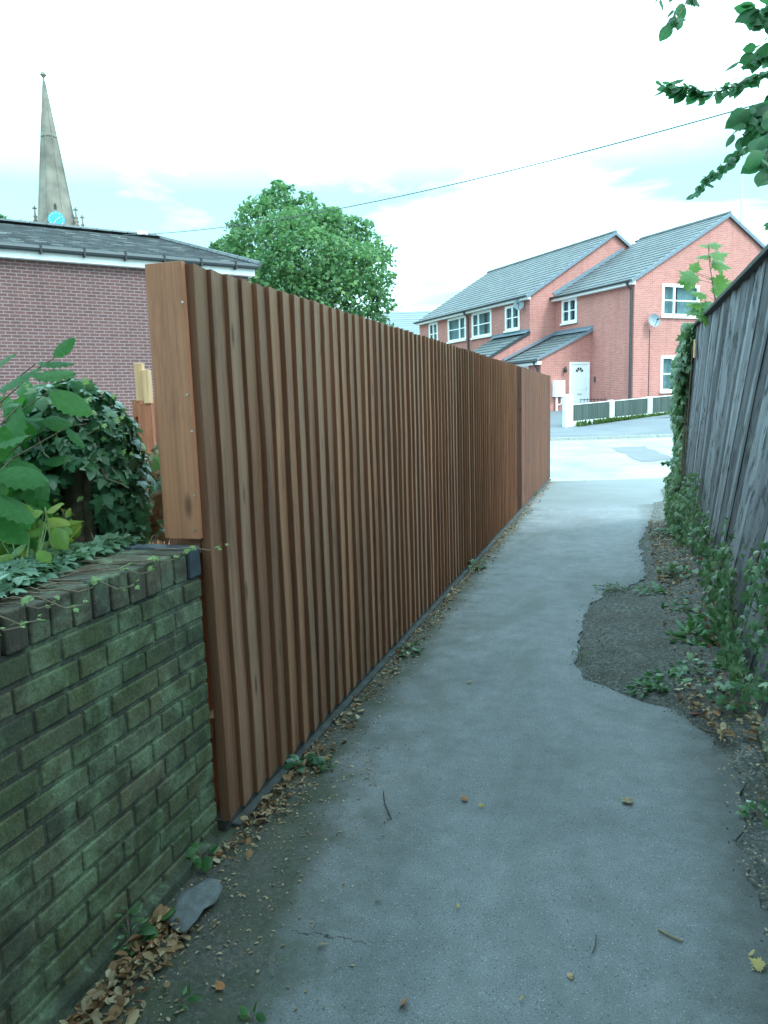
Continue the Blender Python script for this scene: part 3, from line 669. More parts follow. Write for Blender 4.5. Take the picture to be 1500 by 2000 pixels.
rd = MB(); rd.tube([(W2/2, -.12, AP+.07), (W2/2, D2, AP+.07)], .1, 8); rd.build('ridge', MT['slate'], r2)
vg = MB()
for sx in (-1, 1):
    xa = W2/2+sx*(W2/2+.28); vg.prism([(xa, -.13, EZ-k-.06), (W2/2, -.13, AP-.06), (W2/2, -.13, AP+.1), (xa, -.13, EZ-k+.1)], (0, .04, 0))
vg.build('verge_tiles', MT['lead'], r2)
MB().box(-.26, -.03, -.09, D2-.01, EZ-.24, EZ-.08).build('fascia', MT['white'], h2)
MB().tube([(-.33, -.1, EZ-.09), (-.33, D2-.02, EZ-.09)], .055, 8).build('gutter', MT['gutter'], h2)
MB().tube([(-.33, .12, EZ-.1), (-.31, .12, EZ-.2), (-.07, .12, EZ-.42), (-.07, .12, .9)], .05, 8).build('downpipe', MT['pipe'], h2)
window(h2, gab, *gh[0], [2.18]); window(h2, gab, *gh[1], [2.2]); window(h2, fac, *fh[0], [4.12])
dish(h2, (.82, -.3, 4.67), (-.35, -1, .25), .28)
MB().tube([(.85, -.02, 4.3), (.85, -.02, 1.1)], .012, 5).build('aerial_cable', MT['pipe'], h2)
fl = MB(); fl.prism([(.0, D2-.03, EZ+.05), (W2/2*.78, D2-.03, EZ+(AP-EZ)*.78+.05), (W2/2*.78, D2-.03, EZ+(AP-EZ)*.78+.25), (-.2, D2-.03, EZ+.17)], (0, .028, 0)); fl.build('flashing', MT['lead'], h2)
# porch lean-to
PY = 2.61; PX = -2.75; PT, PB = 4.55, 3.38
pw = MB(); dh = [(-1.22, -.1, .98, 3.16)]
gp = lambda u, d, z: Vector((u, PY+d, z)); frame_wall(pw, PX, 0, .5, PB-.05, dh, gp)
pw.add([(PX, PY, PB-.05), (0, PY, PB-.05), (0, PY, PT-.05)], [(0, 1, 2)])
gl = lambda u, d, z: Vector((PX+d, u, z)); frame_wall(pw, PY, D2, .5, PB-.05, [(3.5, 4.4, 2.1, 3.1)], gl); pw.build('porch_wall', MT['red'], h2)
window(h2, gl, 3.5, 4.4, 2.1, 3.1, [3.95], curt=False)
pr_ = MB(); sl_ = (PT-PB)/(-PX); roof_slope(pr_, (PX-.25, PY-.08, PB-.25*sl_), (PX-.25, D2-.002, PB-.25*sl_), (-PX+.25, 0, PT-PB+.25*sl_), 9)
pro = pr_.build('porch_roof', MT['slate'], h2)
MB().box(-.03, -.002, PY-.1, D2-.01, PT, PT+.2).add([(-.26, PY-.1, PT-.02), (-.26, D2, PT-.02), (-.03, D2, PT+.1), (-.03, PY-.1, PT+.1)], [(0, 1, 2, 3)]).build('flashing', MT['lead'], h2)
v2 = MB(); v2.prism([(PX-.28, PY-.12, PB-.16), (0, PY-.12, PT-.06), (0, PY-.12, PT+.08), (PX-.28, PY-.12, PB-.03)], (0, .03, 0)); v2.prism([(PX-.28, D2-.14, PB-.02), (-.02, D2-.14, PT+.08), (-.02, D2-.14, PT+.2), (PX-.28, D2-.14, PB+.08)], (0, .12, 0)); v2.build('verge_tiles', MT['lead'], h2)
MB().box(PX-.24, PX-.03, PY-.07, D2-.02, PB-.32, PB-.17).build('fascia', MT['white'], h2)
MB().tube([(PX-.3, PY-.1, PB-.17), (PX-.3, D2-.02, PB-.17)], .05, 8).build('gutter', MT['gutter'], h2)
MB().tube([(PX-.3, PY+.15, PB-.2), (PX-.08, PY+.15, PB-.5), (PX-.08, PY+.15, .8)], .045, 8).build('downpipe', MT['pipe'], h2)
# door
dm = MB(); bar(dm, gp, -1.22, -1.14, -.04, .05, .98, 3.16); bar(dm, gp, -.18, -.1, -.04, .05, .98, 3.16); bar(dm, gp, -1.14, -.18, -.04, .05, 3.08, 3.16); bar(dm, gp, -1.14, -.18, .0, .05, .98, 3.08)
for (ua, ub, za, zb) in ((-1.06, -.72, 1.2, 1.65), (-.6, -.26, 1.2, 1.65), (-1.06, -.72, 1.95, 2.6), (-.6, -.26, 1.95, 2.6)): bar(dm, gp, ua, ub, -.012, -.001, za, zb)
do = dm.build('door', MT['white'], h2)
fn = MB()
for k in range(4):
    t0, t1 = math.pi*(k/4+.04), math.pi*((k+1)/4-.04); pts = []
    for tt in (t0, (t0+t1)/2, t1): pts.append((-.66+.21*math.cos(tt), PY-.016, 2.72+.21*math.sin(tt)))
    for tt in (t1, (t0+t1)/2, t0): pts.append((-.66+.09*math.cos(tt), PY-.016, 2.72+.09*math.sin(tt)))
    fn.prism(pts, (0, -.006, 0))
fn.build('fanlight', MT['glass'] if False else MT['gutter'], do)
MB().box(-.78, -.52, PY-.03, PY-.003, 1.74, 1.79).build('letterbox', MT['lampg'], do); MB().tube([(-.27, PY-.05, 1.95), (-.27, PY-.05, 2.1)], .015, 6).build('handle', MT['lampg'], do)
mx = MB().box(-2.14, -1.6, PY-.22, PY-.003, 1.66, 2.36); mo = mx.build('meter_box', MT['white'], h2, bevel=.015); MB().tube([(-1.98, PY-.1, 1.65), (-1.98, PY-.1, .8)], .05, 8).tube([(-1.72, PY-.1, 1.65), (-1.72, PY-.1, 1.35), (-1.95, PY-.1, 1.3)], .025, 8).build('meter_pipe', MT['white'], h2)
MB().tube([(-1.52, PY-.01, 2.85), (-1.52, PY-.12, 2.85)], .03, 6).tube([(-1.52, PY-.12, 2.7), (-1.52, PY-.12, 2.8), (-1.52, PY-.12, 2.98)], [.05, .08, .02], 8).build('porch_lamp', MT['black'], h2)
MB().box(-.03, -.002, 2.3, 2.38, 2.25, 2.5).build('bell_box', MT['pipe'], h2)
rl = MB()
for i in range(8): rl.tube([(-.9+i*.0, 2.2-i*.22, .9), (-.9, 2.2-i*.22, 1.55)], .012, 5)
rl.tube([(-.9, 2.25, 1.5), (-.9, .6, 1.5)], .014, 5)
ro = rl.build('railing', MT['black']); ro.location = HC; ro.rotation_euler = (0, 0, HRZ)
tag(ro, 'short black metal railing beside the white front door', 'railing')

# ---- farther house
h1 = empty('brick_house', HC, HRZ, 'farther red brick house left of the gabled one, row of white upstairs windows', 'house')
X1, YA, YB = -1.47, 5.15, 16.2; AX, AZ = 3.5, 9.42; E1 = 6.42; XR = 8.5
fh1 = [(13.94, 14.98, 4.9, 6.15), (10.86, 12.76, 4.89, 6.15), (8.38, 10.23, 4.88, 6.15), (5.96, 7.15, 4.93, 6.1)]
f1 = lambda u, d, z: Vector((X1+d, u, z)); wl = MB(); frame_wall(wl, YA, YB, .5, E1, fh1, f1)
wl.add([(X1, YA, .5), (XR, YA, .5), (XR, YA, E1), (AX, YA, AZ), (X1, YA, E1)], [(0, 1, 2, 3, 4)]); wl.add([(X1, YB, .5), (XR, YB, .5), (XR, YB, E1), (AX, YB, AZ), (X1, YB, E1)], [(4, 3, 2, 1, 0)])
wl.add([(XR, YA, .5), (XR, YB, .5), (XR, YB, E1), (XR, YA, E1)], [(0, 1, 2, 3)]); wl.build('wall', MT['red'], h1)
k = .28*(AZ-E1)/(AX-X1); rf = MB(); roof_slope(rf, (X1-.28, YA-.12, E1-k+.06), (X1-.28, YB+.1, E1-k+.06), (AX-X1+.28, 0, AZ-E1+k), 17); roof_slope(rf, (XR+.28, YA-.12, E1-k+.06), (XR+.28, YB+.1, E1-k+.06), (AX-XR-.28, 0, AZ-E1+k), 17)
r1 = rf.build('roof', MT['tile'], h1); MB().tube([(AX, YA-.14, AZ+.07), (AX, YB+.1, AZ+.07)], .1, 8).build('ridge', MT['slate'], r1)
vg = MB(); vg.prism([(X1-.28, YA-.15, E1-k-.06), (AX, YA-.15, AZ-.06), (AX, YA-.15, AZ+.1), (X1-.28, YA-.15, E1-k+.1)], (0, .03, 0)); vg.prism([(XR+.28, YA-.15, E1-k-.06), (AX, YA-.15, AZ-.06), (AX, YA-.15, AZ+.1), (XR+.28, YA-.15, E1-k+.1)], (0, .03, 0)); vg.build('verge_tiles', MT['lead'], r1)
MB().box(X1-.26, X1-.03, YA-.1, YB+.08, E1-.24, E1-.08).build('fascia', MT['white'], h1)
MB().tube([(X1-.33, YA-.1, E1-.09), (X1-.33, YB+.1, E1-.09)], .055, 8).build('gutter', MT['gutter'], h1)
MB().tube([(X1-.33, 10.55, E1-.1), (X1-.31, 10.55, E1-.2), (X1-.07, 10.55, E1-.42), (X1-.07, 10.55, .9)], .05, 8).build('downpipe', MT['pipe'], h1)
window(h1, f1, *fh1[0], [14.46]); window(h1, f1, *fh1[1], [11.5]); window(h1, f1, *fh1[2], [9.6]); window(h1, f1, *fh1[3], [6.55])
dish(h1, (X1-.3, 5.6, 6.02), (-.9, -1, .3), .27)
# its lean-to
q0, q1, lz, lb = YA+.02, 8.2, 4.66, 3.35; lx = X1-2.5
lw = MB(); lw.add([(lx, q0, .5), (X1, q0, .5), (X1, q0, lz-.05), (lx, q0, lb)], [(0, 1, 2, 3)]); lw.add([(lx, q0, .5), (lx, q0, lb), (lx, q1, lb), (lx, q1, .5)], [(0, 1, 2, 3)]); lw.add([(lx, q1, .5), (X1, q1, .5), (X1, q1, lz-.05), (lx, q1, lb)], [(3, 2, 1, 0)]); lw.build('porch_wall', MT['red'], h1)
lr = MB(); roof_slope(lr, (lx-.25, q0-.02, lb-.1), (lx-.25, q1+.1, lb-.1), (X1-lx+.25, 0, lz-lb+.1), 9); lr.build('porch_roof', MT['slate'], h1)
MB().box(X1-.03, X1-.002, q0, q1+.1, lz, lz+.2).add([(X1-.26, q0, lz), (X1-.26, q1, lz), (X1-.03, q1, lz+.12), (X1-.03, q0, lz+.12)], [(0, 1, 2, 3)]).build('flashing', MT['lead'], h1)
v3 = MB(); v3.prism([(lx-.28, q0-.06, lb-.13), (X1, q0-.06, lz-.04), (X1, q0-.06, lz+.1), (lx-.28, q0-.06, lb+.0)], (0, .03, 0)); v3.build('verge_tiles', MT['gutter'], h1)

# ---- far grey-roofed house
G0, G1 = at(722, 612, 55), at(850, 608, 55); gd = (G1-G0); gd.z = 0; L = gd.length; rz = math.atan2(gd.y, gd.x)
h3 = empty('far_house', (G0.x, G0.y, 0), rz, 'distant house showing only its pale grey slate roof beyond the brown fence', 'house')
MB().box(.2, L+2, -2.6, 2.6, 0, 6.4).add([(.2, -2.6, 6.4), (.2, 2.6, 6.4), (.2, 0, 8.3)], [(0, 1, 2)]).build('wall', MT['white'], h3)
rr = MB()
def slope_x(mb, y_e, zz, yr, zr, n):
    for i in range(n):
        ya, yb = y_e+(yr-y_e)*i/n, y_e+(yr-y_e)*(i+1)/n; za, zb = zz+(zr-zz)*i/n, zz+(zr-zz)*(i+1)/n
        mb.add([(0, ya, za+.03), (L+2, ya, za+.03), (L+2, yb, zb), (0, yb, zb), (0, ya, za-.03), (L+2, ya, za-.03)], [(0, 1, 2, 3), (4, 5, 1, 0)])
slope_x(rr, -2.9, 6.3, 0, 8.42, 12); slope_x(rr, 2.9, 6.3, 0, 8.42, 12); rr.build('roof', MT['farslate'], h3)

# ------------------------------------------------------------------ plum brick building on the left
LBC = Vector((-9.49, 18.2, 0)); la = Vector((.614676, .78878, 0)); LRZ = math.atan2(-la.y, -la.x)
# local x runs towards the left/near end, local y points away from the front (behind)
lb_ = empty('brick_building', LBC, math.atan2(la.y, la.x), 'plum brick building with grey slate hipped roof and white fascia on the left', 'building')
# local x = la (right/far), local y = n (behind)
MB().box(-22, -.12, 0, 9.2, -.2, 5.02).build('wall', MT['purple'], lb_)
MB().box(-22, .0, -.16, 9.3, 5.03, 5.22).build('fascia', MT['white'], lb_)
gt = MB().tube([(-22, -.24, 5.25), (.03, -.24, 5.25)], .075, 10); go = gt.build('gutter', MT['gutter'], lb_)
for k in range(24): MB().box(-.6-k*.93, -.56-k*.93, -.33, -.15, 5.14, 5.34).build('bracket', MT['black'], go)
rm = MB(); RB, RZ, RH = 4.7, 6.84, .35; n = 24; x_r = -.15
for i in range(n):
    f0, f1_ = i/n, (i+1)/n
    ya, yb = -.3+(RB+.3)*f0, -.3+(RB+.3)*f1_+.03; za, zb = 5.27+(RZ-5.27)*f0, 5.27+(RZ-5.27)*f1_
    xa, xb = .05+(x_r-.05-3.4)*f0*0 + (-3.6)*f0*0, 0
    ea, eb = .08-(0.45)*f0*0, 0
    xe0 = .08 - 1.1*f0*0; 
    hx0, hx1 = .1+(-1.0-.1)*f0, .1+(-1.0-.1)*f1_
    rm.add([(-22, ya, za+.03), (hx0, ya, za+.03), (hx1, yb, zb+.004), (-22, yb, zb+.004), (-22, ya, za-.02), (hx0, ya, za-.02)], [(0, 1, 2, 3), (4, 5, 1, 0)])
    rm.add([(-22, 9.4-(ya+.3), za+.03), (hx0, 9.4-(ya+.3), za+.03), (hx1, 9.4-(yb+.3), zb+.004), (-22, 9.4-(yb+.3), zb+.004)], [(3, 2, 1, 0)])
rm.add([(.1, -.3, 5.27), (.1, 9.4, 5.27), (-1.0, 4.7, RZ)], [(0, 1, 2)])
m_, nt_, p_, o_ = newmat('slate_rows'); Nn = NT(nt_); ob = Nn.obj(); sx = Nn.n('ShaderNodeSeparateXYZ'); Nn.l(ob, sx.inputs[0])
rw = Nn.math('FLOOR', Nn.math('MULTIPLY', sx.outputs[1], 24/5.0)); uu = Nn.math('ADD', Nn.math('DIVIDE', sx.outputs[0], .28), Nn.math('MULTIPLY', rw, .5)); cl_ = Nn.math('FLOOR', uu)
cc = Nn.n('ShaderNodeCombineXYZ'); Nn.l(cl_, cc.inputs[0]); Nn.l(rw, cc.inputs[1]); wn = Nn.n('ShaderNodeTexWhiteNoise', noise_dimensions='2D'); Nn.l(cc.outputs[0], wn.inputs['Vector'])
c = Nn.ramp(wn.outputs['Value'], [(0, (.035, .042, .048)), (.6, (.062, .072, .078)), (.93, (.10, .112, .118)), (1, (.19, .2, .2))]); c = Nn.mix(Nn.math('MULTIPLY', Nn.math('LESS_THAN', Nn.math('FRACT', uu), .07), .6), c, (.03, .035, .04))
c = Nn.mix(Nn.mr(Nn.noise(ob, 1.2, 5, .7), .5, .7, 0, .3), c, (.12, .135, .12)); Nn.l(c, p_.inputs['Base Color']); p_.inputs['Roughness'].default_value = .75
ro_ = rm.build('roof', m_, lb_)
rdg = MB()
for k in range(50): rdg.tube([(-1.0-k*.45, 4.7, RZ+.03+random.uniform(-.01, .01)), (-1.42-k*.45, 4.7, RZ+.03)], .1, 6)
for k in range(11):
    f0, f1_ = k/11, (k+.94)/11; rdg.tube([(.1-1.1*f0, -.3+5*f0, 5.32+(RZ-5.27)*f0), (.1-1.1*f1_, -.3+5*f1_, 5.32+(RZ-5.27)*f1_)], .07, 6)
rdg.build('ridge', MT['slate'], ro_)
MB().box(-1.6, -1.3, 4.55, 4.8, RZ, RZ+.15).build('roof_vent', MT['white'], ro_)

# ------------------------------------------------------------------ church
ct = at(111, 438, 130); ch = empty('church', (ct.x, ct.y, 0), 0, 'tall pale stone church spire with blue clock face and small pinnacles', 'church')
toc = -Vector((ct.x, ct.y, 0)).normalized(); rz = math.atan2(toc.y, toc.x)   # local +x faces us
ch.rotation_euler = (0, 0, rz)
tip = at(84, 165, 130).z; z0 = 30.0
sp = MB(); k = 8
def ring(mb, zs, rs, k=8, rot=math.pi/8):
    b = len(mb.v)
    for z, r in zip(zs, rs):
        for j in range(k): an = rot+2*math.pi*j/k; mb.v.append((r*math.cos(an), r*math.sin(an), z))
    for i in range(len(zs)-1):
        for j in range(k): mb.f.append((b+i*k+j, b+i*k+(j+1) % k, b+(i+1)*k+(j+1) % k, b+(i+1)*k+j))
    return mb
zc = ct.z; hh = tip-zc; rb = 3.1
zz = [z0, zc, zc+hh*.3, zc+hh*.3+.01, zc+hh*.58, zc+hh*.585, zc+hh*.6, zc+hh*.605, tip]
def rr_(z): return rb*(tip-z)/hh+.08
ring(sp, zz, [rr_(z)+(.12 if i in (5, 6) else 0) for i, z in enumerate(zz)])
sp.build('spire', MT['stone'], ch)
rbm = MB()
for j in range(8):
    an = math.pi/8+2*math.pi*j/8; rbm.tube([(rr_(z)*math.cos(an), rr_(z)*math.sin(an), z) for z in (z0, zc+10, tip-1)], [.16, .13, .06], 5)
rbm.build('spire_rib', MT['stone'], ch)
MB().tube([(0, 0, tip-.4), (0, 0, tip), (0, 0, tip+.4), (0, 0, tip+.5)], [.2, .55, .4, .1], 8).tube([(0, 0, tip+.4), (0, 0, tip+3.4)], .05, 6).tube([(0, -.6, tip+2.4), (0, .6, tip+2.4)], .05, 6).build('finial', MT['stone'], ch)
MB().box(-3.6, 3.6, -3.6, 3.6, 0, z0+.6).build('tower', MT['stone'], ch)
# clock gable and face
lu = MB(); lu.prism([(2.0, -1.35, z0+.6), (2.0, 1.35, z0+.6), (2.0, 1.2, zc+1.2), (2.0, .45, zc+3.0), (2.0, 0, zc+4.0), (2.0, -.45, zc+3.0), (2.0, -1.2, zc+1.2)], (1.25, 0, 0)); lu.build('clock_gable', MT['stone'], ch)
cd = MB(); cd.tube([(3.26, 0, zc), (3.4, 0, zc)], 1.35, 32); co = cd.build('clock_face', MT['clock'], ch)
for j in range(12):
    an = 2*math.pi*j/12; MB().box(3.41, 3.44, math.sin(an)*1.1-.06, math.sin(an)*1.1+.06, zc+math.cos(an)*1.1-.12, zc+math.cos(an)*1.1+.12).build('hour_mark', MT['gold'], co)
MB().prism([(3.42, -.06, zc-.1), (3.42, .06, zc-.1), (3.42, .62, zc+.45), (3.42, .52, zc+.52)], (.04, 0, 0)).build('clock_hand', MT['gold'], co); MB().prism([(3.47, -.05, zc), (3.47, .05, zc), (3.47, -.5, zc-.85), (3.47, -.6, zc-.8)], (.03, 0, 0)).build('clock_hand', MT['gold'], co)
MB().prism([(3.27, -.22, zc+1.75), (3.27, .22, zc+1.75), (3.27, .2, zc+2.4), (3.27, 0, zc+2.8), (3.27, -.2, zc+2.4)], (.03, 0, 0)).build('spire_opening', MT['black'], ch)
for (py_, px_, top, rr0, ) in ((-3.55, .5, 38.1, .95), (3.35, 0.5, 37.7, .95), (4.65, -1.5, 36.3, .6)):
    pass
for (pxl, pyt, dep, r0_) in ((67, 402, 129, .95), (147, 405, 129, .95), (160, 420, 133, .75)):
    q = at(pxl, pyt, dep); lc = Matrix.Rotation(-rz, 3, 'Z') @ Vector((q.x-ct.x, q.y-ct.y, 0)); T = q.z; pn = MB()
    ring(pn, [z0, z0+1.6, T-1.1, T-1.0], [r0_, r0_*.95, .18, .12], 4, math.pi/4)
    for i in range(7):
        f_ = i/7; zq = z0+1.8+(T-1.2-z0-1.8)*f_; rq = r0_*.95*(1-f_)+.18*f_
        for j in range(4): an = math.pi/4+j*math.pi/2; pn.box(rq*math.cos(an)-.11, rq*math.cos(an)+.11, rq*math.sin(an)-.11, rq*math.sin(an)+.11, zq, zq+.22)
    pn.box(-.12, .12, -.12, .12, T-1, T); pn.box(-.12, .12, -.38, .38, T-.55, T-.3)
    pn.build('pinnacle', MT['stone'], ch, loc=(lc.x, lc.y, 0))

# ------------------------------------------------------------------ trees
def crown_pts(blobs, n):
    vol = np.array([b[3]**2*1.0 for b in blobs]); pick = rng.choice(len(blobs), n, p=vol/vol.sum()); B = np.array([b[:4] for b in blobs])[pick]
    d = unit(n); d[:, 2] = np.where(d[:, 2] < -.35, -d[:, 2], d[:, 2]); r = B[:, 3]*(1-.42*rng.random(n)**1.6)*(1+.07*rng.normal(size=n))
    return B[:, :3]+d*r[:, None]*np.array([1, 1, .85]), d
def tree(loc, blobs, n, size, trunk_h, label, leafm, cat='tree', group=None, tmpl=T_CLUMP, tr=.3):
    t = empty('tree', loc, 0, label, cat, group)
    P, d = crown_pts(blobs, n); D = unit(n)*.8+d*.5+np.array([0, 0, -.35]); Nn_ = d*.8+unit(n)*.7+np.array([0, 0, .5])
    leaves('crown', tmpl, P, D, Nn_, size*(.6+.8*rng.random(n)), leafm, t)
    mb = MB(); mb.tube([(0, 0, -.2), (.05, 0, trunk_h*.5), (0, .05, trunk_h)], [tr, tr*.8, tr*.65], 10)
    for b in blobs[:14]: mb.tube([(0, .03, trunk_h*.9), (b[0]*.45, b[1]*.45, trunk_h+(b[2]-trunk_h)*.6), (b[0]*.9, b[1]*.9, b[2])], [tr*.4, tr*.2, tr*.06], 6)
    mb.build('trunk', MT['bark'], t, smooth=True); return t
# main tree: silhouette blobs given by where they sit in the crown
TD = 34; base = at(590, 800, TD)
mb_ = []
for (px, py, r_, dd) in [(520, 440, 62, 0), (545, 405, 36, .5), (500, 480, 45, -1), (470, 520, 42, 0), (560, 470, 60, -2), (610, 450, 50, -1), (650, 470, 55, 0), (700, 475, 40, 1), (600, 520, 80, -2.5), (540, 550, 70, -2), (480, 560, 50, -.5), (680, 540, 75, -2), (720, 520, 45, -.5), (745, 505, 24, .5), (640, 590, 80, -2.2), (715, 590, 52, -1), (745, 560, 26, 0), (748, 600, 22, 0), (570, 610, 80, -2), (500, 620, 55, -1), (640, 660, 90, -1), (720, 640, 45, 0), (530, 690, 80, 0), (525, 385, 16, .3), (548, 378, 14, .2), (600, 405, 22, .3), (675, 440, 22, .4), (630, 425, 25, 0), (470, 480, 22, .2), (490, 420, 22, .3), (762, 490, 10, .5), (764, 545, 12, 0), (700, 436, 14, 0), (715, 445, 14, .2), (478, 455, 16, 0), (600, 470, 70, 2.5), (660, 560, 80, 2.5), (540, 560, 80, 2.5)]:
    q = at(px, py, TD+dd); mb_.append((q.x-base.x, q.y-base.y, q.z, r_*TD/F))
for (px, py, r_, dd) in [(405+random.uniform(60, 366), 0, 0, 0) for _ in range(0)]: pass
for i in range(60):
    px0, py0, rr0 = random.choice([(520, 440, 62), (545, 405, 36), (500, 480, 45), (470, 520, 42), (650, 470, 55), (700, 475, 40), (720, 520, 45), (745, 505, 24), (715, 590, 52), (745, 560, 26), (748, 600, 22), (610, 450, 50), (600, 430, 40), (480, 560, 50)]); an = random.uniform(-.4, 3.5); q = at(px0+rr0*1.08*math.cos(an), py0-rr0*1.08*math.sin(an), TD+random.uniform(-1.5, 1)); mb_.append((q.x-base.x, q.y-base.y, q.z, random.uniform(6, 15)*TD/F))
tree((base.x, base.y, 0), mb_, 21000, .19, 4.0, 'big round green leafy tree rising behind the brown fence', MT['tree'], tr=.38)
b2 = at(430, 800, 40); bl = []
for (px, py, r_) in [(420, 482, 9), (437, 480, 14), (452, 486, 16), (410, 490, 7), (440, 505, 26), (462, 500, 22), (430, 520, 26), (450, 560, 50)]:
    q = at(px, py, 40); bl.append((q.x-b2.x, q.y-b2.y, q.z, r_*40/F))
tree((b2.x, b2.y, 0), bl, 2600, .2, 4.0, 'thin-leaved tree top showing above the roof hip left of the big tree', MT['tree'], tr=.2)
for lab, pts in (('dark green treetop above the slate roof at the left frame edge', [(2, 436, 16), (14, 440, 12), (26, 442, 9), (-20, 436, 26), (5, 460, 26)]), ('small dark treetop just left of the church pinnacles', [(42, 440, 6), (36, 446, 6), (45, 452, 9)])):
    b3 = at(pts[0][0], 800, 70); bl = []
    for (px, py, r_) in pts: q = at(px, py, 70); bl.append((q.x-b3.x, q.y-b3.y, q.z, r_*70/F))
    tree((b3.x, b3.y, 0), bl, 900, .35, 10, lab, MT['tree'], tr=.3)

# tree beside and over the alley: only its hanging branches enter the view, its crown and added unseen low masses shade the alley
ot = empty('overhanging_tree', (3.0, 4.0, 0), 0, 'dark leafy branches of a tree hanging in at the top right', 'tree')
ob_ = Vector((3.0, 4.0, 0)); tw = MB(); LP, LD, LN, LS = [], [], [], []
def branch(pts, n, size, droop=.8, spread=.05):
    pts = [Vector(p) for p in pts]; tw.tube([p-ob_ for p in pts], [.010*(1-i/len(pts))+.0025 for i in range(len(pts))][::-1] if False else [.002+.006*(i/len(pts)) for i in range(len(pts))], 5)
    for i in range(n):
        u = random.random()**.9*(len(pts)-1); a = int(u); f_ = u-a; p = pts[a].lerp(pts[min(a+1, len(pts)-1)], f_); d = (pts[a]-pts[min(a+1, len(pts)-1)])
        d = d.normalized() if d.length else Vector((0, 0, -1)); sgn = random.choice((-1, 1))
        side = d.cross(Vector((random.gauss(0, .5), random.gauss(0, .5), 1))).normalized()*sgn
        dd = d*.7+side*random.uniform(.2, .9)+Vector((0, 0, -droop*random.random()))
        LP.append(p-ob_+Vector((random.gauss(0, spread), random.gauss(0, spread), random.gauss(0, spread*.6)))); LD.append(dd); LN.append(Vector((random.gauss(0, .6), random.gauss(0, .6)-.5, random.gauss(.6, .4)))); LS.append(size*random.uniform(.6, 1.2))
P_ = lambda L, D0, D1: [at(x, y, D0+(D1-D0)*i/(len(L)-1)) for i, (x, y) in enumerate(L)]
branch(P_([(1290, 165), (1330, 170), (1370, 180), (1410, 178), (1450, 160), (1500, 140), (1560, 120)], 4.6, 4.9), 110, .09, .9, .018)
branch(P_([(1355, 378), (1385, 350), (1420, 320), (1450, 295), (1500, 250), (1560, 200)], 4.6, 4.9), 75, .068, .5, .014)
branch(P_([(1318, 42), (1335, 15), (1350, -20), (1380, -60)], 4.6, 4.8), 22, .10, .9, .02)
branch(P_([(1290, 2), (1300, -20), (1320, -60)], 4.6, 4.8), 8, .08, .9, .02)
branch(P_([(1468, 10), (1490, 35), (1510, 0), (1540, -40)], 4.2, 4.4), 40, .12, .6, .03)
branch(P_([(1480, 110), (1510, 90), (1560, 60)], 4.4, 4.6), 70, .10, .6, .035)
branch(P_([(1450, 230), (1475, 215), (1510, 190), (1560, 160)], 4.4, 4.7), 65, .11, .8, .035)
branch(P_([(1452, 270), (1480, 250), (1510, 235), (1560, 200)], 4.4, 4.7), 75, .09, .8, .03)
branch(P_([(1492, 340), (1500, 290), (1515, 230), (1540, 170)], 3.9, 4.4), 46, .13, 1.0, .02)
branch(P_([(1498, 440), (1530, 400), (1560, 330)], 4.4, 4.7), 14, .06, .8, .02)
tw.build('twigs', MT['twig'], ot)
leaves('leaves', T_OVATE, LP, LD, LN, LS, MT['over'], ot)
cb = []
def hidden(x, y, z, r_):
    q = Vector((x, y, z))-EYE; zc_ = q.dot(fw); R_ = r_*1.5+.35
    if zc_ < -R_: return True
    if zc_ < R_: zc_ = max(zc_, .05)
    lim = lambda a, b: (q.dot(a)/zc_, R_/max(.05, zc_)*b)
    px, rx = CX+F*q.dot(cr)/zc_, R_*1.2*F/zc_; py = CY-F*q.dot(cu)/zc_
    return px-rx > 1500 or py+rx < 0 or px+rx < 0
for i in range(104):
    for _ in range(80):
        if i < 62: x, y, z, r_ = random.uniform(-4.5, 6.5), random.uniform(-7.5, 6.0), random.uniform(4.2, 8.0), random.uniform(.7, 1.2)
        elif i < 86: x, y, z, r_ = random.uniform(-4.5, 5.5), random.uniform(-8, -3.2), random.uniform(.8, 5.0), random.uniform(.8, 1.2)  # unseen low foliage behind the camera, added to block light
        else: x, y, z, r_ = random.choice((random.uniform(-4.5, -2.6), random.uniform(1.6, 3.5))), random.uniform(-4.5, .6), random.uniform(.8, 4.5), random.uniform(.6, .9)  # unseen foliage on both sides, also added as light blockers
        if hidden(x, y, z, r_) and not (y > 3.6 and x < .3): break
    else: continue
    cb.append((x-3.0, y-4.0, z, r_))
P, d = crown_pts(cb, 13000); D = unit(13000)+np.array([0, 0, -.5]); leaves('crown', T_CLUMP, P, D, d+unit(13000)*.6+np.array([0, 0, .5]), .28*(.7+.7*rng.random(13000)), MT['over'], ot)
tk = MB(); tk.tube([(0, 0, -.2), (.1, -.2, 2), (0, -.5, 4.8), (-.2, -1.2, 6.5)], [.26, .22, .17, .1], 12)
for b in cb[:26]: tk.tube([(0, -.5, 4.6), (b[0]*.5, b[1]*.5, 5.6), (b[0], b[1], b[2])], [.08, .045, .015], 6)
tk.build('trunk', MT['bark'], ot, smooth=True)

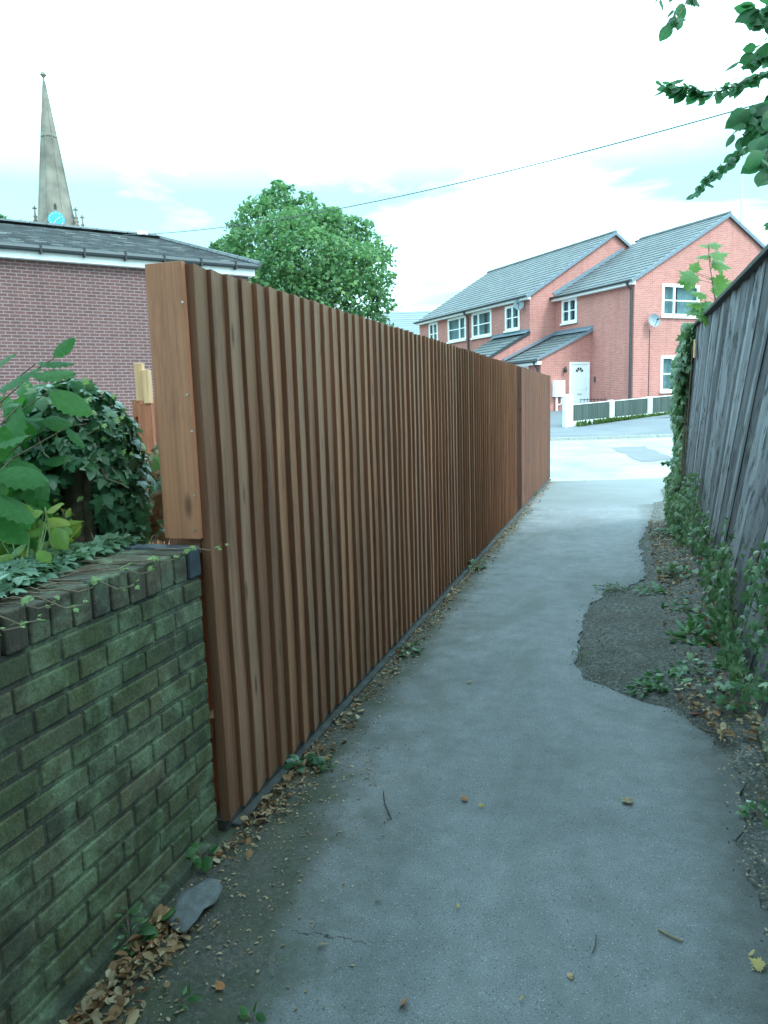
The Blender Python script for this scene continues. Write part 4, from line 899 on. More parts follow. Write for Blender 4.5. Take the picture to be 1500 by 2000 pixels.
# ------------------------------------------------------------------ ivy-covered stump and plants on the left
sc0 = at(160, 1000, 2.72); sc0.z = 0
stp = empty('ivy_stump', sc0, 0, 'dead tree stump smothered in dark ivy behind the brick wall', 'tree stump')
tb = MB(); pts = []; 
tb.tube([(0, 0, 0), (.0, .0, .6), (.0, -.01, 1.0), (-.005, 0, 1.25), (.01, 0, 1.45), (.0, .01, 1.56)], [.10, .085, .068, .058, .06, .03], 14); tb.tube([(.06, -.03, 1.0), (.075, -.035, 1.2), (.06, -.02, 1.4)], [.018, .02, .015], 6)
tbo = tb.build('trunk', MT['bark'], stp, smooth=True)
for v in tbo.data.vertices:
    n_ = mnoise.noise(Vector((v.co.x*22, v.co.y*22, v.co.z*5))); v.co.x += n_*.016; v.co.y += n_*.016
n = 1250; d = unit(n); ctr = np.array(r0)*(-.004)+np.array([0, 0, 1.36]); P = []; Dd = []; Nn_ = []; Sz = []
vd_ = Vector((sc0.x, sc0.y, 0)).normalized(); right = np.array((vd_.y, -vd_.x, 0)); fwd = np.array(vd_)
for i in range(n):
    di = d[i]; lr_ = di @ right; fr = di @ fwd
    r3 = np.array([.235, .2, .315]); p = ctr + right*lr_*r3[0]*(.8+.25*rng.random()) + fwd*fr*r3[1]*(.85+.2*rng.random()) + np.array([0, 0, di[2]*r3[2]*(.85+.2*rng.random())])
    if p @ fwd < .03 and p[2] < 1.37 and abs(p @ right) < .05+.012*rng.random(): continue       # trunk shows through here
    if fr < 0 and di[2] < -.25 and lr_ < -.3 and rng.random() < .5: continue
    if p[2] < 1.08 and rng.random() < .3: p[2] += .08
    P.append(p); nn_ = di[0]*0 + right*lr_ + fwd*fr + np.array([0, 0, di[2]]); Nn_.append(nn_+rng.normal(size=3)*.35+np.array([0, 0, .25])); Dd.append(np.array([0, 0, -1.0])+rng.normal(size=3)*.55+nn_*.3); Sz.append(.036+.04*rng.random()**1.5)
for i in range(520):
    di = unit(1)[0]; p = ctr + (right*(di @ right)*.19 + fwd*(di @ fwd)*.15 + np.array([0, 0, di[2]*.27]))*rng.random()**.4
    if p @ fwd < .02 and p[2] < 1.37 and abs(p @ right) < .06: continue
    P.append(p); Nn_.append(rng.normal(size=3)+np.array([0, 0, .3])); Dd.append(rng.normal(size=3)+np.array([0, 0, -.5])); Sz.append(.04+.03*rng.random())
# lower right skirt of ivy down to the wall
for i in range(420):
    p = ctr + right*rng.uniform(.06, .21) + fwd*rng.uniform(-.14, .1) + np.array([0, 0, rng.uniform(-.34, -.05)])
    P.append(p); Nn_.append(-fwd+right*.3+rng.normal(size=3)*.4); Dd.append(np.array([0, 0, -1.])+rng.normal(size=3)*.4); Sz.append(.03+.03*rng.random())
leaves('ivy', T_IVY, P, Dd, Nn_, Sz, MT['ivy'], stp)
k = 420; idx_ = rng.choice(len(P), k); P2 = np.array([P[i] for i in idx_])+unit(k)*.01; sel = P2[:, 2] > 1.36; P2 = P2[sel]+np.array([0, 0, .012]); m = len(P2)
leaves('sunlit_ivy', T_IVY, P2, unit(m)+np.array([.3, -.8, -.4]), unit(m)*.4+np.array([0, -.3, 1.]), .04+.03*rng.random(m), MT['ivy2'], stp)  # upper leaves in a paler green, sunlight put into their colour
Pk = np.array([ctr+right*rng.uniform(-.2, .2)+fwd*-.19+np.array([0, 0, rng.uniform(-.15, .3)]) for _ in range(46)])
leaves('young_leaves', T_IVY, Pk, unit(46)+np.array([0, -.3, 0]), unit(46)*.5+np.array([0, -.5, .8]), .014+.014*rng.random(46), MT['young'], stp)
st_ = MB()
for i in range(16):
    p = Vector(ctr)+Vector(right)*random.uniform(-.2, .15)+Vector(fwd)*-.17+Vector((0, 0, random.uniform(-.25, .22))); q = p+Vector(right)*random.uniform(-.08, .1)+Vector((0, 0, random.uniform(-.09, .03)))-Vector(fwd)*.03
    st_.tube([p, (p+q)/2-Vector((0, 0, .02)), q], .0022, 5)
st_.build('stems', MT['twig'], stp)

# broad-leaved shrub at the left frame edge
shb = empty('broad_leaved_shrub', at(-60, 1100, 2.2).xy.to_3d(), 0, 'shrub with big veined green leaves at the left frame edge', 'shrub'); so_ = shb.location
L1 = [(105, 700, 62, (.2, .3), 2.35), (70, 710, 75, (.9, .1), 2.35), (60, 735, 90, (.9, .15), 2.3), (40, 790, 115, (-.3, -.9), 2.15), (95, 765, 95, (.95, -.45), 2.25), (-15, 770, 110, (.6, .5), 2.2), (60, 850, 100, (-.9, -.25), 2.1), (10, 830, 80, (-.2, -.8), 2.1), (-10, 920, 112, (.9, -.15), 2.0), (-15, 965, 105, (.85, -.5), 2.0), (20, 900, 90, (.8, -.5), 2.1), (-20, 1010, 90, (.7, -.5), 2.0), (30, 985, 60, (.4, -.9), 2.1), (130, 835, 55, (.6, -.6), 2.3), (-20, 720, 70, (.8, .4), 2.3)]
P, D, Nn_, S_ = [], [], [], []; stm = MB()
for (x, y, sz, (dx, dy), dep) in L1:
    p = at(x, y, dep); dw = cr*dx+cu*dy + fw*random.uniform(-.3, .2); P.append(p-so_); D.append(dw); Nn_.append(-fw*.7+Vector((0, 0, .9))+Vector((random.gauss(0, .25), random.gauss(0, .25), 0))); S_.append(sz*.92*dep/F)
    stm.tube([p-so_, at(x*.5-40, y+60, dep+.05)-so_, at(-80, 1000, 2.2)-so_], [.0018, .003, .005], 5)
leaves('leaves', T_SERR, P, D, Nn_, S_, MT['elm'], shb); stm.build('stems', MT['twig'], shb)
nb = 260; Pb = [at(random.uniform(-60, 85), random.uniform(770, 1090), random.uniform(2.3, 2.9))-so_ for _ in range(nb)]
leaves('back_leaves', T_OVATE, Pb, unit(nb)+np.array([0, 0, -.3]), unit(nb)*.6+np.array([.2, -.5, .8]), .05+.05*rng.random(nb), MT['elm'], shb)

# lime-green nettle-like plant
nt2 = empty('lime_leaved_plant', at(110, 1080, 2.2).xy.to_3d(), 0, 'bright lime-green leafy plant growing behind the wall under the ivy stump', 'plant'); no_ = nt2.location
L2 = [(85, 1000, 60, (-.9, -.1)), (92, 998, 40, (.7, .3)), (95, 1012, 48, (.95, -.25)), (108, 1030, 50, (.4, -.7)), (85, 1032, 50, (-.85, -.3)), (100, 1045, 46, (.8, -.55)), (55, 1055, 60, (-.6, -.6)), (35, 1070, 50, (.5, -.4)), (20, 1040, 60, (.3, .5)), (60, 1020, 40, (-.2, .7)), (25, 1085, 45, (-.6, -.2)), (5, 1060, 45, (.2, .6)), (75, 1075, 40, (.4, -.3))]
P, D, Nn_, S_ = [], [], [], []; stm = MB()
for (x, y, sz, (dx, dy)) in L2:
    dep = random.uniform(2.12, 2.3); p = at(x, y, dep); P.append(p-no_); D.append(cr*dx+cu*dy-fw*.2); Nn_.append(-fw*.5+Vector((random.gauss(0, .2), random.gauss(0, .2), 1))); S_.append(sz*dep/F)
    stm.tube([p-no_, at(x*.6+20, 1090, 2.2)-no_], .0018, 5)
stm.tube([at(88, 990, 2.2)-no_, at(100, 1060, 2.2)-no_, at(115, 1110, 2.2)-no_], .003, 5)
leaves('leaves', T_OVATE, P, D, Nn_, S_, MT['lime'], nt2); stm.build('stems', MT['young'], nt2)
nb = 90; Pb = [at(random.uniform(-30, 150), random.uniform(1000, 1110), random.uniform(2.3, 2.6))-no_ for _ in range(nb)]
leaves('back_leaves', T_OVATE, Pb, unit(nb), unit(nb)*.6+np.array([.2, -.4, .9]), .03+.04*rng.random(nb), MT['lime'], nt2)

# ivy trailing over the coping
tv = empty('trailing_ivy', (FX-.15, 1.3, 1.09), 0, 'pale green ivy trailing over the brick coping with curling shoots', 'ivy'); to_ = tv.location
P, D, Nn_, S_ = [], [], [], []
for i in range(2600):
    y = 2.2-abs(rng.normal())*.75; 
    dens = max(0, min(1, (2.25-y)/1.0)); x = rng.uniform(FX-.36, FX-.30+.27*dens**1.3)
    if y < .6: continue
    P.append((x-to_.x, y-to_.y, .008+.05*rng.random()*dens)); Nn_.append(rng.normal(size=3)*.4+np.array([0, 0, 1.])); dd = rng.normal(size=3); dd[2] *= .2; D.append(dd+np.array([.5, -.3, -.1])); S_.append(.02+.036*rng.random())
leaves('leaves', T_IVY, P, D, Nn_, S_, MT['ivy3'], tv)
sh = MB(); P, D, Nn_, S_ = [], [], [], []
for (y, x0, l_, dz, big) in [(2.07, -.02, .075, -.02, 1), (1.87, -.03, .05, -.015, 1), (1.74, -.04, .06, -.03, 1), (1.62, -.05, .09, -.05, 1), (1.5, -.05, .05, -.02, 0), (1.42, -.05, .09, -.05, 0), (1.36, -.06, .06, -.03, 1), (1.28, -.06, .09, -.05, 0), (1.24, -.06, .08, -.055, 1), (1.16, -.05, .07, -.05, 1), (1.10, -.05, .06, -.08, 1)]:
    p0 = Vector((FX+x0, y, 1.095)); p1 = p0+Vector((.045, .01, .004)); p2 = p1+Vector((l_*.6, .03, dz*.7)); p3 = p2+Vector((l_*.3, .035, dz*.1+.006)); p4 = p3+Vector((.004, .006, .014))
    sh.tube([p-to_ for p in (p0-Vector((.08, .02, 0)), p0, p1, p2, p3, p4)], [.0028, .0026, .0022, .0018, .0015, .0012], 6)
    for q in range(7 if big else 3): pp_ = p3 if q < 4 else p1; P.append(pp_-to_+Vector((random.gauss(0, .008), random.gauss(0, .012), random.gauss(.004, .005)))); D.append((random.gauss(.3, .6), random.gauss(0, .7), random.gauss(0, .4))); Nn_.append((random.gauss(0, .4), random.gauss(-.3, .3), 1)); S_.append(random.uniform(.009, .017) if q < 4 else random.uniform(.02, .035))
sh.build('shoots', MT['twig'], tv); leaves('shoot_leaves', T_IVY, P, D, Nn_, S_, MT['young'], tv)
for i in range(26):
    y = random.uniform(1.15, 1.95); p = Vector((FX-random.uniform(.08, .25), y, 1.094)); q = p+Vector((random.uniform(.05, .12), random.uniform(-.02, .14), .002)); MB().tube([p-to_, (p+q)/2-to_+Vector((0, 0, .008)), q-to_], .0022, 5).build('runner', MT['twig'], tv)

# brown garden fence and new post behind the wall
gp0, gp1 = at(262, 783, 5.6), at(330, 776, 6.4)
gf = empty('garden_fence', (gp0.x, gp0.y, 0), math.atan2(gp1.y-gp0.y, gp1.x-gp0.x), 'short stretch of orange-brown garden fence behind the ivy stump', 'fence')
gm = MB(); GL = (gp1-gp0).length+1.2; x = 0
while x < GL: gm.box(x, x+.098, 0, .016, .02, gp0.z-.05); x += .102
gm.build('panel', MT['gfence'], gf); MB().box(-.05, GL, -.05, -.002, gp0.z-.12, gp0.z-.0).box(.0, GL, -.04, -.002, .5, .6).build('rail', MT['gfence'], gf); MB().box(.07, .17, -.14, -.052, -.1, gp0.z+.02).build('post', MT['gfence'], gf)
ps = MB(); q = at(284, 783, 5.45); q2 = at(284, 715, 5.45)
ps.box(-.058, .0, -.03, .05, 0, q2.z-q.z+.02); ps.box(.002, .052, -.05, .03, -.02, q2.z-q.z-.03)
po = ps.build('cut_post', MT['pale'], bevel=.004); po.location = (q.x, q.y, q.z); po.rotation_euler = (0, 0, R(20)); tag(po, 'pale freshly sawn pair of timber ends standing above the garden fence', 'post')
po2 = MB().box(-.05, .05, -.04, .04, -q.z, -.021).build('post_foot', MT['gfence'], po)
# scrub between stump and fence end
sb = empty('dry_scrub', at(300, 1040, 3.6).xy.to_3d(), 0, 'tangle of dry brown and green stems between the stump and the fence end', 'shrub'); sbo = sb.location
n = 520; Pb = [at(random.uniform(255, 345), 870+175*random.random()**.8, random.uniform(2.9, 4.2))-sbo for _ in range(n)]
leaves('dry_leaves', T_OVATE, Pb[:300], unit(300)+np.array([0, 0, -.5]), unit(300), .03+.05*rng.random(300), MT['dry'], sb); leaves('green_leaves', T_IVY, Pb[300:], unit(220), unit(220)+np.array([0, -.5, .6]), .035+.04*rng.random(220), MT['ivy2'], sb)
sm = MB()
for i in range(22): p = at(random.uniform(262, 335), 860+random.uniform(0, 60), random.uniform(3, 4))-sbo; sm.tube([p, p+Vector((random.gauss(0, .08), random.gauss(0, .08), -.5))], .003, 5)
sm.build('stems', MT['twig'], sb)

# ------------------------------------------------------------------ sycamore sapling, ivy and weeds at the old fence
sp0 = Vector((RX+.22, 6.0, 0)); sy = empty('sycamore_sapling', sp0, 0, 'sycamore sapling with pale lobed leaves rising behind the grey fence', 'sapling')
DS = 6.0
def as_(px, py, dd=0): return at(px, py, 5.85+dd)-sp0
MB().tube([as_(1383, 475), as_(1386, 515), as_(1392, 555), as_(1398, 595), as_(1404, 650), Vector((0, 0, 0))], [.002, .003, .004, .005, .006, .012], 6).build('stem', MT['twig'], sy)
L3 = [(1384, 478, 26, (-.95, -.2)), (1386, 478, 30, (.95, -.1)), (1384, 498, 34, (-.95, -.3)), (1388, 500, 42, (.8, .1)), (1390, 512, 48, (.95, -.35)), (1360, 535, 46, (-.7, -.3)), (1345, 540, 40, (-.1, -.9)), (1352, 530, 26, (.5, .8)), (1396, 575, 46, (.8, .6)), (1398, 580, 50, (.95, .0)), (1392, 590, 42, (-.5, -.6)), (1378, 575, 40, (-.9, 0)), (1372, 592, 44, (-.95, -.2)), (1362, 600, 36, (-.7, -.6)), (1392, 610, 42, (-.95, -.3)), (1385, 600, 46, (-.2, -.8)), (1402, 560, 34, (.2, .9))]
P, D, Nn_, S_ = [], [], [], []; sm = MB()
for (x, y, sz, (dx, dy)) in L3:
    p = as_(x, y, random.uniform(-.06, .06)); P.append(p); D.append(cr*dx+cu*dy-fw*.1); Nn_.append(Vector((random.gauss(0, .35), random.gauss(-.25, .3), 1.0)) - fw*random.uniform(.2, .9)); S_.append(sz*.86*5.85/F); sm.tube([p, as_(1385+(y-478)*.14, y+14)], .0015, 4)
leaves('leaves', T_MAPLE, P, D, Nn_, S_, MT['syc'], sy); sm.build('leaf_stalks', MT['dryred'], sy)

iv = empty('climbing_ivy', (RX, 8.4, 0), 0, 'ivy column smothering the far end of the grey fence', 'ivy'); io = iv.location; n = 2900; P, D, Nn_, S_ = [], [], [], []
for i in range(n):
    z = rng.uniform(0.0, 2.22); f_ = max(0, 1-z/2.2); yb = 7.75+f_*2.0; y = yb + rng.uniform(-.35-.9*f_**1.5*rng.random(), .35); w_ = .08+.04*math.sin(z*5)+ (.04 if z > 1.7 else 0)
    if z < .5 : y -= rng.random()*1.2
    P.append((-rng.random()*w_-.01, y-io.y, z)); Nn_.append(np.array([-1, -.6, .5])+rng.normal(size=3)*.45); D.append(np.array([-.1, 0, -1])+rng.normal(size=3)*.4); S_.append(.045+.045*rng.random())
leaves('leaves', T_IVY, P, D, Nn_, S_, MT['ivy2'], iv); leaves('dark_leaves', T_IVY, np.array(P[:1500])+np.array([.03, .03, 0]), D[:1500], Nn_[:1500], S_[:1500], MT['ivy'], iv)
sm = MB()
for i in range(12): y = random.uniform(7.6, 9.6)-io.y; sm.tube([(-.02, y+.6, 0), (-.04, y+.2, 1.0), (-.03, y-.2, 2.0)], .006, 5)
sm.build('stems', MT['twig'], iv)
# sprig poking out left
sg = MB(); a0 = at(1335, 905, 8.6); a1 = at(1312, 903, 8.5); a2 = at(1295, 908, 8.4); sg.tube([a0-io, a1-io, a2-io], .003, 5); sg.build('sprig', MT['twig'], iv)
leaves('sprig_leaves', T_IVY, [a1.lerp(a2, random.random())-io for _ in range(12)], unit(12), unit(12)+np.array([0, -.5, .5]), .05+.03*rng.random(12), MT['ivy'], iv)

def patchpts(pxa, n, jitter=.0):
    out = []
    for _ in range(n):
        (x0, y0), (x1, y1) = random.choice(pxa); out.append(None)
    return out
iv2 = empty('fence_ivy', (RX, 4.8, 0), 0, 'loose ivy stems and leaves scrambling over the lower boards of the grey fence', 'ivy'); io = iv2.location; P, D, Nn_, S_ = [], [], [], []; sm = MB()
for c in range(46):
    y = random.uniform(3.5, 7.8); z = random.uniform(.0, .3)+max(0, (y-4)/4)*random.uniform(0, .6); ln = random.randint(6, 24); dy = random.gauss(0, .03); pts = []
    if c < 5: y = random.uniform(3.0, 3.8); z = random.uniform(.1, .7)
    for q in range(ln):
        y += dy+random.gauss(0, .02); z += random.uniform(.0, .035); z = min(z, 1.15); pts.append((-.02-random.random()*.03, y-io.y, z))
        for _ in range(2):
            P.append((-.03-random.random()*.06, y-io.y+random.gauss(0, .04), z+random.gauss(0, .03))); Nn_.append((-1+random.gauss(0, .4), -.6+random.gauss(0, .4), .6+random.gauss(0, .4))); D.append((random.gauss(-.1, .3), random.gauss(0, .6), -1+random.gauss(0, .5))); S_.append(random.uniform(.02, .052))
    sm.tube(pts, .003, 5)
leaves('leaves', T_IVY, P, D, Nn_, S_, MT['ivy2'], iv2); sm.build('stems', MT['twig'], iv2)
n = 16; leaves('red_leaves', T_OVATE, [(-.05-random.random()*.08, random.uniform(4.3, 5.2)-io.y, random.uniform(.08, .5)) for _ in range(n)], unit(n)+np.array([0, 0, -.6]), unit(n)+np.array([-1, -.5, .5]), .02+.025*rng.random(n), MT['dryred'], iv2)

def weed(x, y, r_, h, n, size, mat, label, tmpl=T_OVATE, name='weed', cat='weed', group=None, z0=.0):
    o = empty(name, (x, y, z0), 0, label, cat, group); P, D, Nn_, S_ = [], [], [], []; sm = MB()
    for i in range(n):
        an = random.uniform(0, 6.28); rr = r_*math.sqrt(random.random()); z = h*random.random()*(1-.5*rr/r_)+.008
        P.append((rr*math.cos(an), rr*math.sin(an), z)); D.append((math.cos(an)+random.gauss(0, .5), math.sin(an)+random.gauss(0, .5), random.gauss(.15, .35))); Nn_.append((random.gauss(0, .35), random.gauss(0, .35)-.2, 1)); S_.append(size*random.uniform(.6, 1.25))
        if i % 3 == 0: sm.tube([(0, 0, -.01), (rr*.5*math.cos(an), rr*.5*math.sin(an), z*.8), P[-1]], .0015, 4)
    leaves('leaves', tmpl, P, D, Nn_, S_, mat, o); sm.build('stems', MT['twig'], o); return o
Wd = 'weeds along the right verge'
for (px, py, r_, h, n, s_, m, lab, tm) in [
    (1272, 1165, .10, .10, 40, .05, 'weed', 'small dark green weed at the far tip of the broken patch', T_OVATE),
    (1195, 1155, .12, .05, 60, .035, 'weed', 'low grassy tuft at the top left corner of the broken tarmac patch', T_SLIM),
    (1320, 1130, .16, .14, 60, .05, 'ivy2', 'ivy clump at the fence foot just above the white litter', T_IVY),
    (1300, 1050, .14, .1, 50, .055, 'ivy', 'dark ivy clump beside the scrap of white litter', T_IVY),
    (1400, 1255, .2, .18, 80, .09, 'weed', 'broad-leaved dock clump at the fence foot beside the broken patch', T_SLIM),
    (1345, 1262, .12, .1, 30, .11, 'weed', 'spreading dock leaves reaching over the broken patch', T_SLIM),
    (1300, 1345, .13, .06, 50, .05, 'weed', 'low creeping green weed along the lower edge of the broken patch', T_OVATE),
    (1255, 1352, .08, .04, 22, .05, 'weed', 'leafy tip of the creeping weed nearest the path', T_SLIM),
    (1380, 1330, .2, .1, 90, .045, 'ivy2', 'mixed ivy and weeds below the red leaves on the verge', T_IVY),
    (1440, 1385, .14, .13, 60, .045, 'ivy2', 'pale ivy clump at the near foot of the grey fence', T_IVY),
    (1460, 1300, .12, .2, 50, .05, 'weed', 'upright weed against the grey boards near the right frame edge', T_OVATE),
    (1340, 1200, .15, .1, 60, .045, 'weed', 'low mixed weeds between the broken patch and the fence', T_OVATE),
    (1135, 1288, .05, .05, 16, .03, 'weed', 'tiny weed on the left corner of the broken patch', T_SLIM),
    (1480, 1600, .04, .05, 9, .04, 'ivy2', 'lone ivy sprig beside the concrete edge at lower right', T_IVY)]:
    q = onz(px, py); weed(q.x, q.y, r_, h, n, s_, MT[m], lab, tm, group=Wd, z0=.01)
Wl = 'weeds at the foot of the fence and wall'
for (px, py, r_, h, n, s_, m, lab, tm) in [
    (595, 1500, .055, .06, 22, .045, 'ivy', 'dark green weed rooted in litter at the foot of the brown fence', T_OVATE),
    (640, 1500, .03, .03, 8, .03, 'weed', 'small weed just right of the dark weed by the fence', T_IVY),
    (395, 1690, .04, .07, 12, .05, 'weed', 'green weed in the corner where wall and fence meet', T_OVATE),
    (300, 1820, .03, .07, 7, .055, 'weed', 'broad-leaved seedling between the thistle and the grey rag', T_OVATE),
    (255, 1850, .045, .14, 34, .035, 'ivy2', 'spiky blue-green thistle at the foot of the brick wall', T_SLIM),
    (800, 1275, .07, .05, 18, .05, 'ivy', 'green sprig in the fence litter halfway along the alley', T_OVATE),
    (925, 1110, .10, .08, 26, .06, 'weed', 'green weed at the fence foot farther down the alley', T_OVATE),
    (1040, 968, .12, .1, 20, .07, 'weed', 'weed at the fence foot near its far end', T_OVATE),
    (350, 1965, .03, .02, 5, .04, 'weed', 'flat green leaves on the dirt at bottom left', T_SLIM),
    (490, 1995, .02, .02, 4, .03, 'weed', 'pair of green leaves at the very bottom edge', T_OVATE)]:
    q = onz(px, py); weed(q.x, q.y, r_, h, n, s_, MT[m], lab, tm, group=Wl)

# ------------------------------------------------------------------ leaf litter (uncountable) and single bits
P, S_ = [], []
def strip(n, f, smin, smax):
    for _ in range(n): x, y = f(); P.append((x, y, .006+random.random()*.02)); S_.append(random.uniform(smin, smax))
strip(1500, lambda: (FX+.055+abs(random.gauss(0, .055)), 2.25+11.8*random.random()**1.15), .012, .04)
strip(620, lambda: (FX+.06+abs(random.gauss(0, .07)), random.uniform(1.0, 1.75)), .02, .05)
strip(260, lambda: (FX+.06+abs(random.gauss(0, .05)), random.uniform(2.0, 2.9)), .015, .04)
strip(500, lambda: (edge_x(3.0)+.06+random.random()*.3, random.uniform(1.6, 3.7)), .012, .045)
def vr():
    y = random.uniform(3.4, 9.5); return max(edge_x(y)+.03, .28+.35*random.random()), y
strip(2400, vr, .012, .045)
n = len(P); P = np.array(P); zf = np.where(P[:, 0] > 0, .03, 0); P[:, 2] += zf
S_ = np.array(S_); S_ *= .45+.7*rng.random(n)**2*1.3
ka = rng.random(n) < .5; kb_ = (~ka) & (rng.random(n) < .55); kc = ~(ka | kb_)
def mk(sel, tm, mat, fl):
    m = int(sel.sum()); return leaves('leaf_litter', tm, P[sel], unit(m)*np.array([1, 1, .35]), unit(m)*fl+np.array([0, 0, 1.]), S_[sel], mat)
o = mk(ka, T_CURL, MT['dry'], .8); o2 = mk(kb_, T_OVATE, MT['dry'], .5); o3 = mk(kc, T_CHIP, MT['chipm'], .5)
for q_, lb2 in ((o2, 'flat dry leaves mixed into the litter at the fence foot'), (o3, 'pale broken leaves mixed into the litter at the fence foot')): tag(q_, lb2, 'leaf litter', kind='stuff')
tag(o, 'dry brown leaf litter along both sides of the alley', 'leaf litter', kind='stuff')
P, S_ = [], []
strip(800, lambda: (FX+.04+abs(random.gauss(0, .26)), 1.2+1.7*random.random()), .003, .016)
strip(260, lambda: (random.uniform(-1.2, .45), random.uniform(1.2, 5)), .003, .009)
strip(500, lambda: (edge_x(5)+random.random()*.8, random.uniform(4, 6)), .005, .014)
strip(300, lambda: (.4+random.random()*.2, random.uniform(1.6, 3.5)), .005, .016)
strip(1100, lambda: (FX+.05+abs(random.gauss(0, .09)), random.uniform(2.2, 9)), .006, .022)
n = len(P); P = np.array(P); P[:, 2] = .003+np.where(P[:, 0] > edge_x(5)+.0, .004, 0)+np.where(P[:, 0] > .42, .02, 0)
o = leaves('leaf_scraps', T_CHIP, P, unit(n)*np.array([1, 1, .1]), unit(n)*.2+np.array([0, 0, 1.]), S_, MT['chipm']); tag(o, 'tiny pale scraps of leaf and husk scattered on the tarmac', 'debris', kind='stuff')
P, S_ = [], []
for _ in range(2600):
    x, y = random.choice(er[40:]); P.append((x+random.gauss(.02, .045), y+random.gauss(0, .03), .004)); S_.append(random.uniform(.003, .012))
for _ in range(1500): P.append((edge_x(5)+.1+random.random()*.9, random.uniform(3.9, 6.2), .016)); S_.append(random.uniform(.004, .013))
for _ in range(1600): P.append((FX+.05+abs(random.gauss(0, .25)), 1.1+2.2*random.random(), .003)); S_.append(random.uniform(.002, .007))
P = np.array(P); n = len(P); P[:, 2] += np.where(P[:, 0] > .35, .02, 0)
o = leaves('grit', T_CHIP, P, unit(n), unit(n), S_, MT['grit'], smooth=False); tag(o, 'loose grey grit and crumbs of tarmac along the broken path edge', 'grit', kind='stuff')
G = 'single fallen leaves on the alley'
for (px, py, sz, mat, ang, lab, tm) in [
    (912, 1566, .035, 'orange', 2.3, 'curled orange-brown leaf in the middle of the path', T_OVATE), (934, 1576, .022, 'yellow', .3, 'small yellow leaf touching the curled brown one mid-path', T_OVATE),
    (780, 1968, .03, 'orange', 1.2, 'tan leaf on the path at the bottom edge', T_OVATE), (436, 1936, .034, 'orange', 2.6, 'pinkish-brown leaf lying on the gritty dirt at bottom left', T_OVATE),
    (1492, 1893, .036, 'yellow', 2.6, 'large pale yellow leaf at the lower right edge', T_MAPLE), (1400, 1408, .05, 'orange', 1.5, 'bright orange leaf standing in the weeds by the grey fence', T_OVATE),
    (494, 1608, .036, 'chipm', .4, 'cream leaf by the corner of the brown fence', T_OVATE), (1462, 1870, .03, 'yellow', 1.0, 'curved yellowish leaf above the large pale one', T_SLIM),
    (620, 1846, .03, 'chipm', .2, 'pale leaf beside the crack in the tarmac', T_SLIM), (1345, 1395, .05, 'dryred', .3, 'dark red leaf on the path edge below the weeds', T_OVATE),
    (733, 1761, .018, 'chipm', 1.0, 'small pale leaf on the left half of the path', T_OVATE), (895, 1776, .016, 'yellow', 2.0, 'small greenish-yellow leaf near the path centre', T_OVATE),
    (1016, 1957, .016, 'yellow', 1.4, 'small green-yellow bud leaf low on the path', T_OVATE), (912, 1334, .03, 'chipm', .8, 'whitish leaf farther up the path', T_OVATE), (1230, 1463, .014, 'yellow', .2, 'tiny tan leaf on the right of the path', T_OVATE)]:
    q = onz(px, py, .006); d = Vector((math.cos(ang), math.sin(ang), .12)); o = leaves('fallen_leaf', tm, [(0, 0, 0)], [d], [(random.gauss(0, .45), random.gauss(0, .45), 1)], [sz*1.1], MT[mat]); o.location = (q.x, q.y, .012 if q.x < .4 else .035); tag(o, lab, 'leaf', G)
q = onz(1225, 1568); k = 14; o = leaves('seed_husk', T_SLIM, [(0, 0, .004)]*k, [(math.cos(i*6.283/k), math.sin(i*6.283/k), .35) for i in range(k)], [(0, 0, 1)]*k, [.026]*k, MT['chipm']); o.location = (q.x, q.y, .002); tag(o, 'pale star-shaped seed husk alone on the path', 'husk')
def stick(name, pts, r_, mat, lab, cat='twig'):
    ps_ = [onz(x, y, .006) for x, y in pts]; o0 = ps_[0]; o = MB().tube([p-o0 for p in ps_], r_, 6).build(name, mat); o.location = o0; tag(o, lab, cat)
stick('twig', [(1286, 1815), (1310, 1828), (1333, 1838)], .0038, MT['chipm'], 'straight pale stick on the right of the path')
stick('twig', [(749, 1545), (752, 1570), (765, 1600)], .002, MT['black'], 'thin dark curved twig left of the path centre')
stick('twig', [(1164, 1826), (1163, 1845), (1156, 1862)], .0015, MT['black'], 'fine dark stem on the lower right of the path')
stick('twig', [(1362, 1419), (1385, 1428), (1400, 1432)], .004, MT['bark'], 'dark bark piece at the path edge below the orange leaf')
q = onz(1115, 1910); bm = bmesh.new(); bmesh.ops.create_icosphere(bm, subdivisions=3, radius=.009)
for v in bm.verts: v.co *= 1+.35*mnoise.noise(v.co*160); v.co.z *= .7
me_ = bpy.data.meshes.new('pebble'); bm.to_mesh(me_); bm.free(); me_.materials.append(plain('tan_stone', (.4, .27, .16), .8, .3, 60)); o = bpy.data.objects.new('pebble', me_); COL.objects.link(o); o.location = (q.x, q.y, .006); tag(o, 'small tan pebble near the bottom of the path', 'pebble')
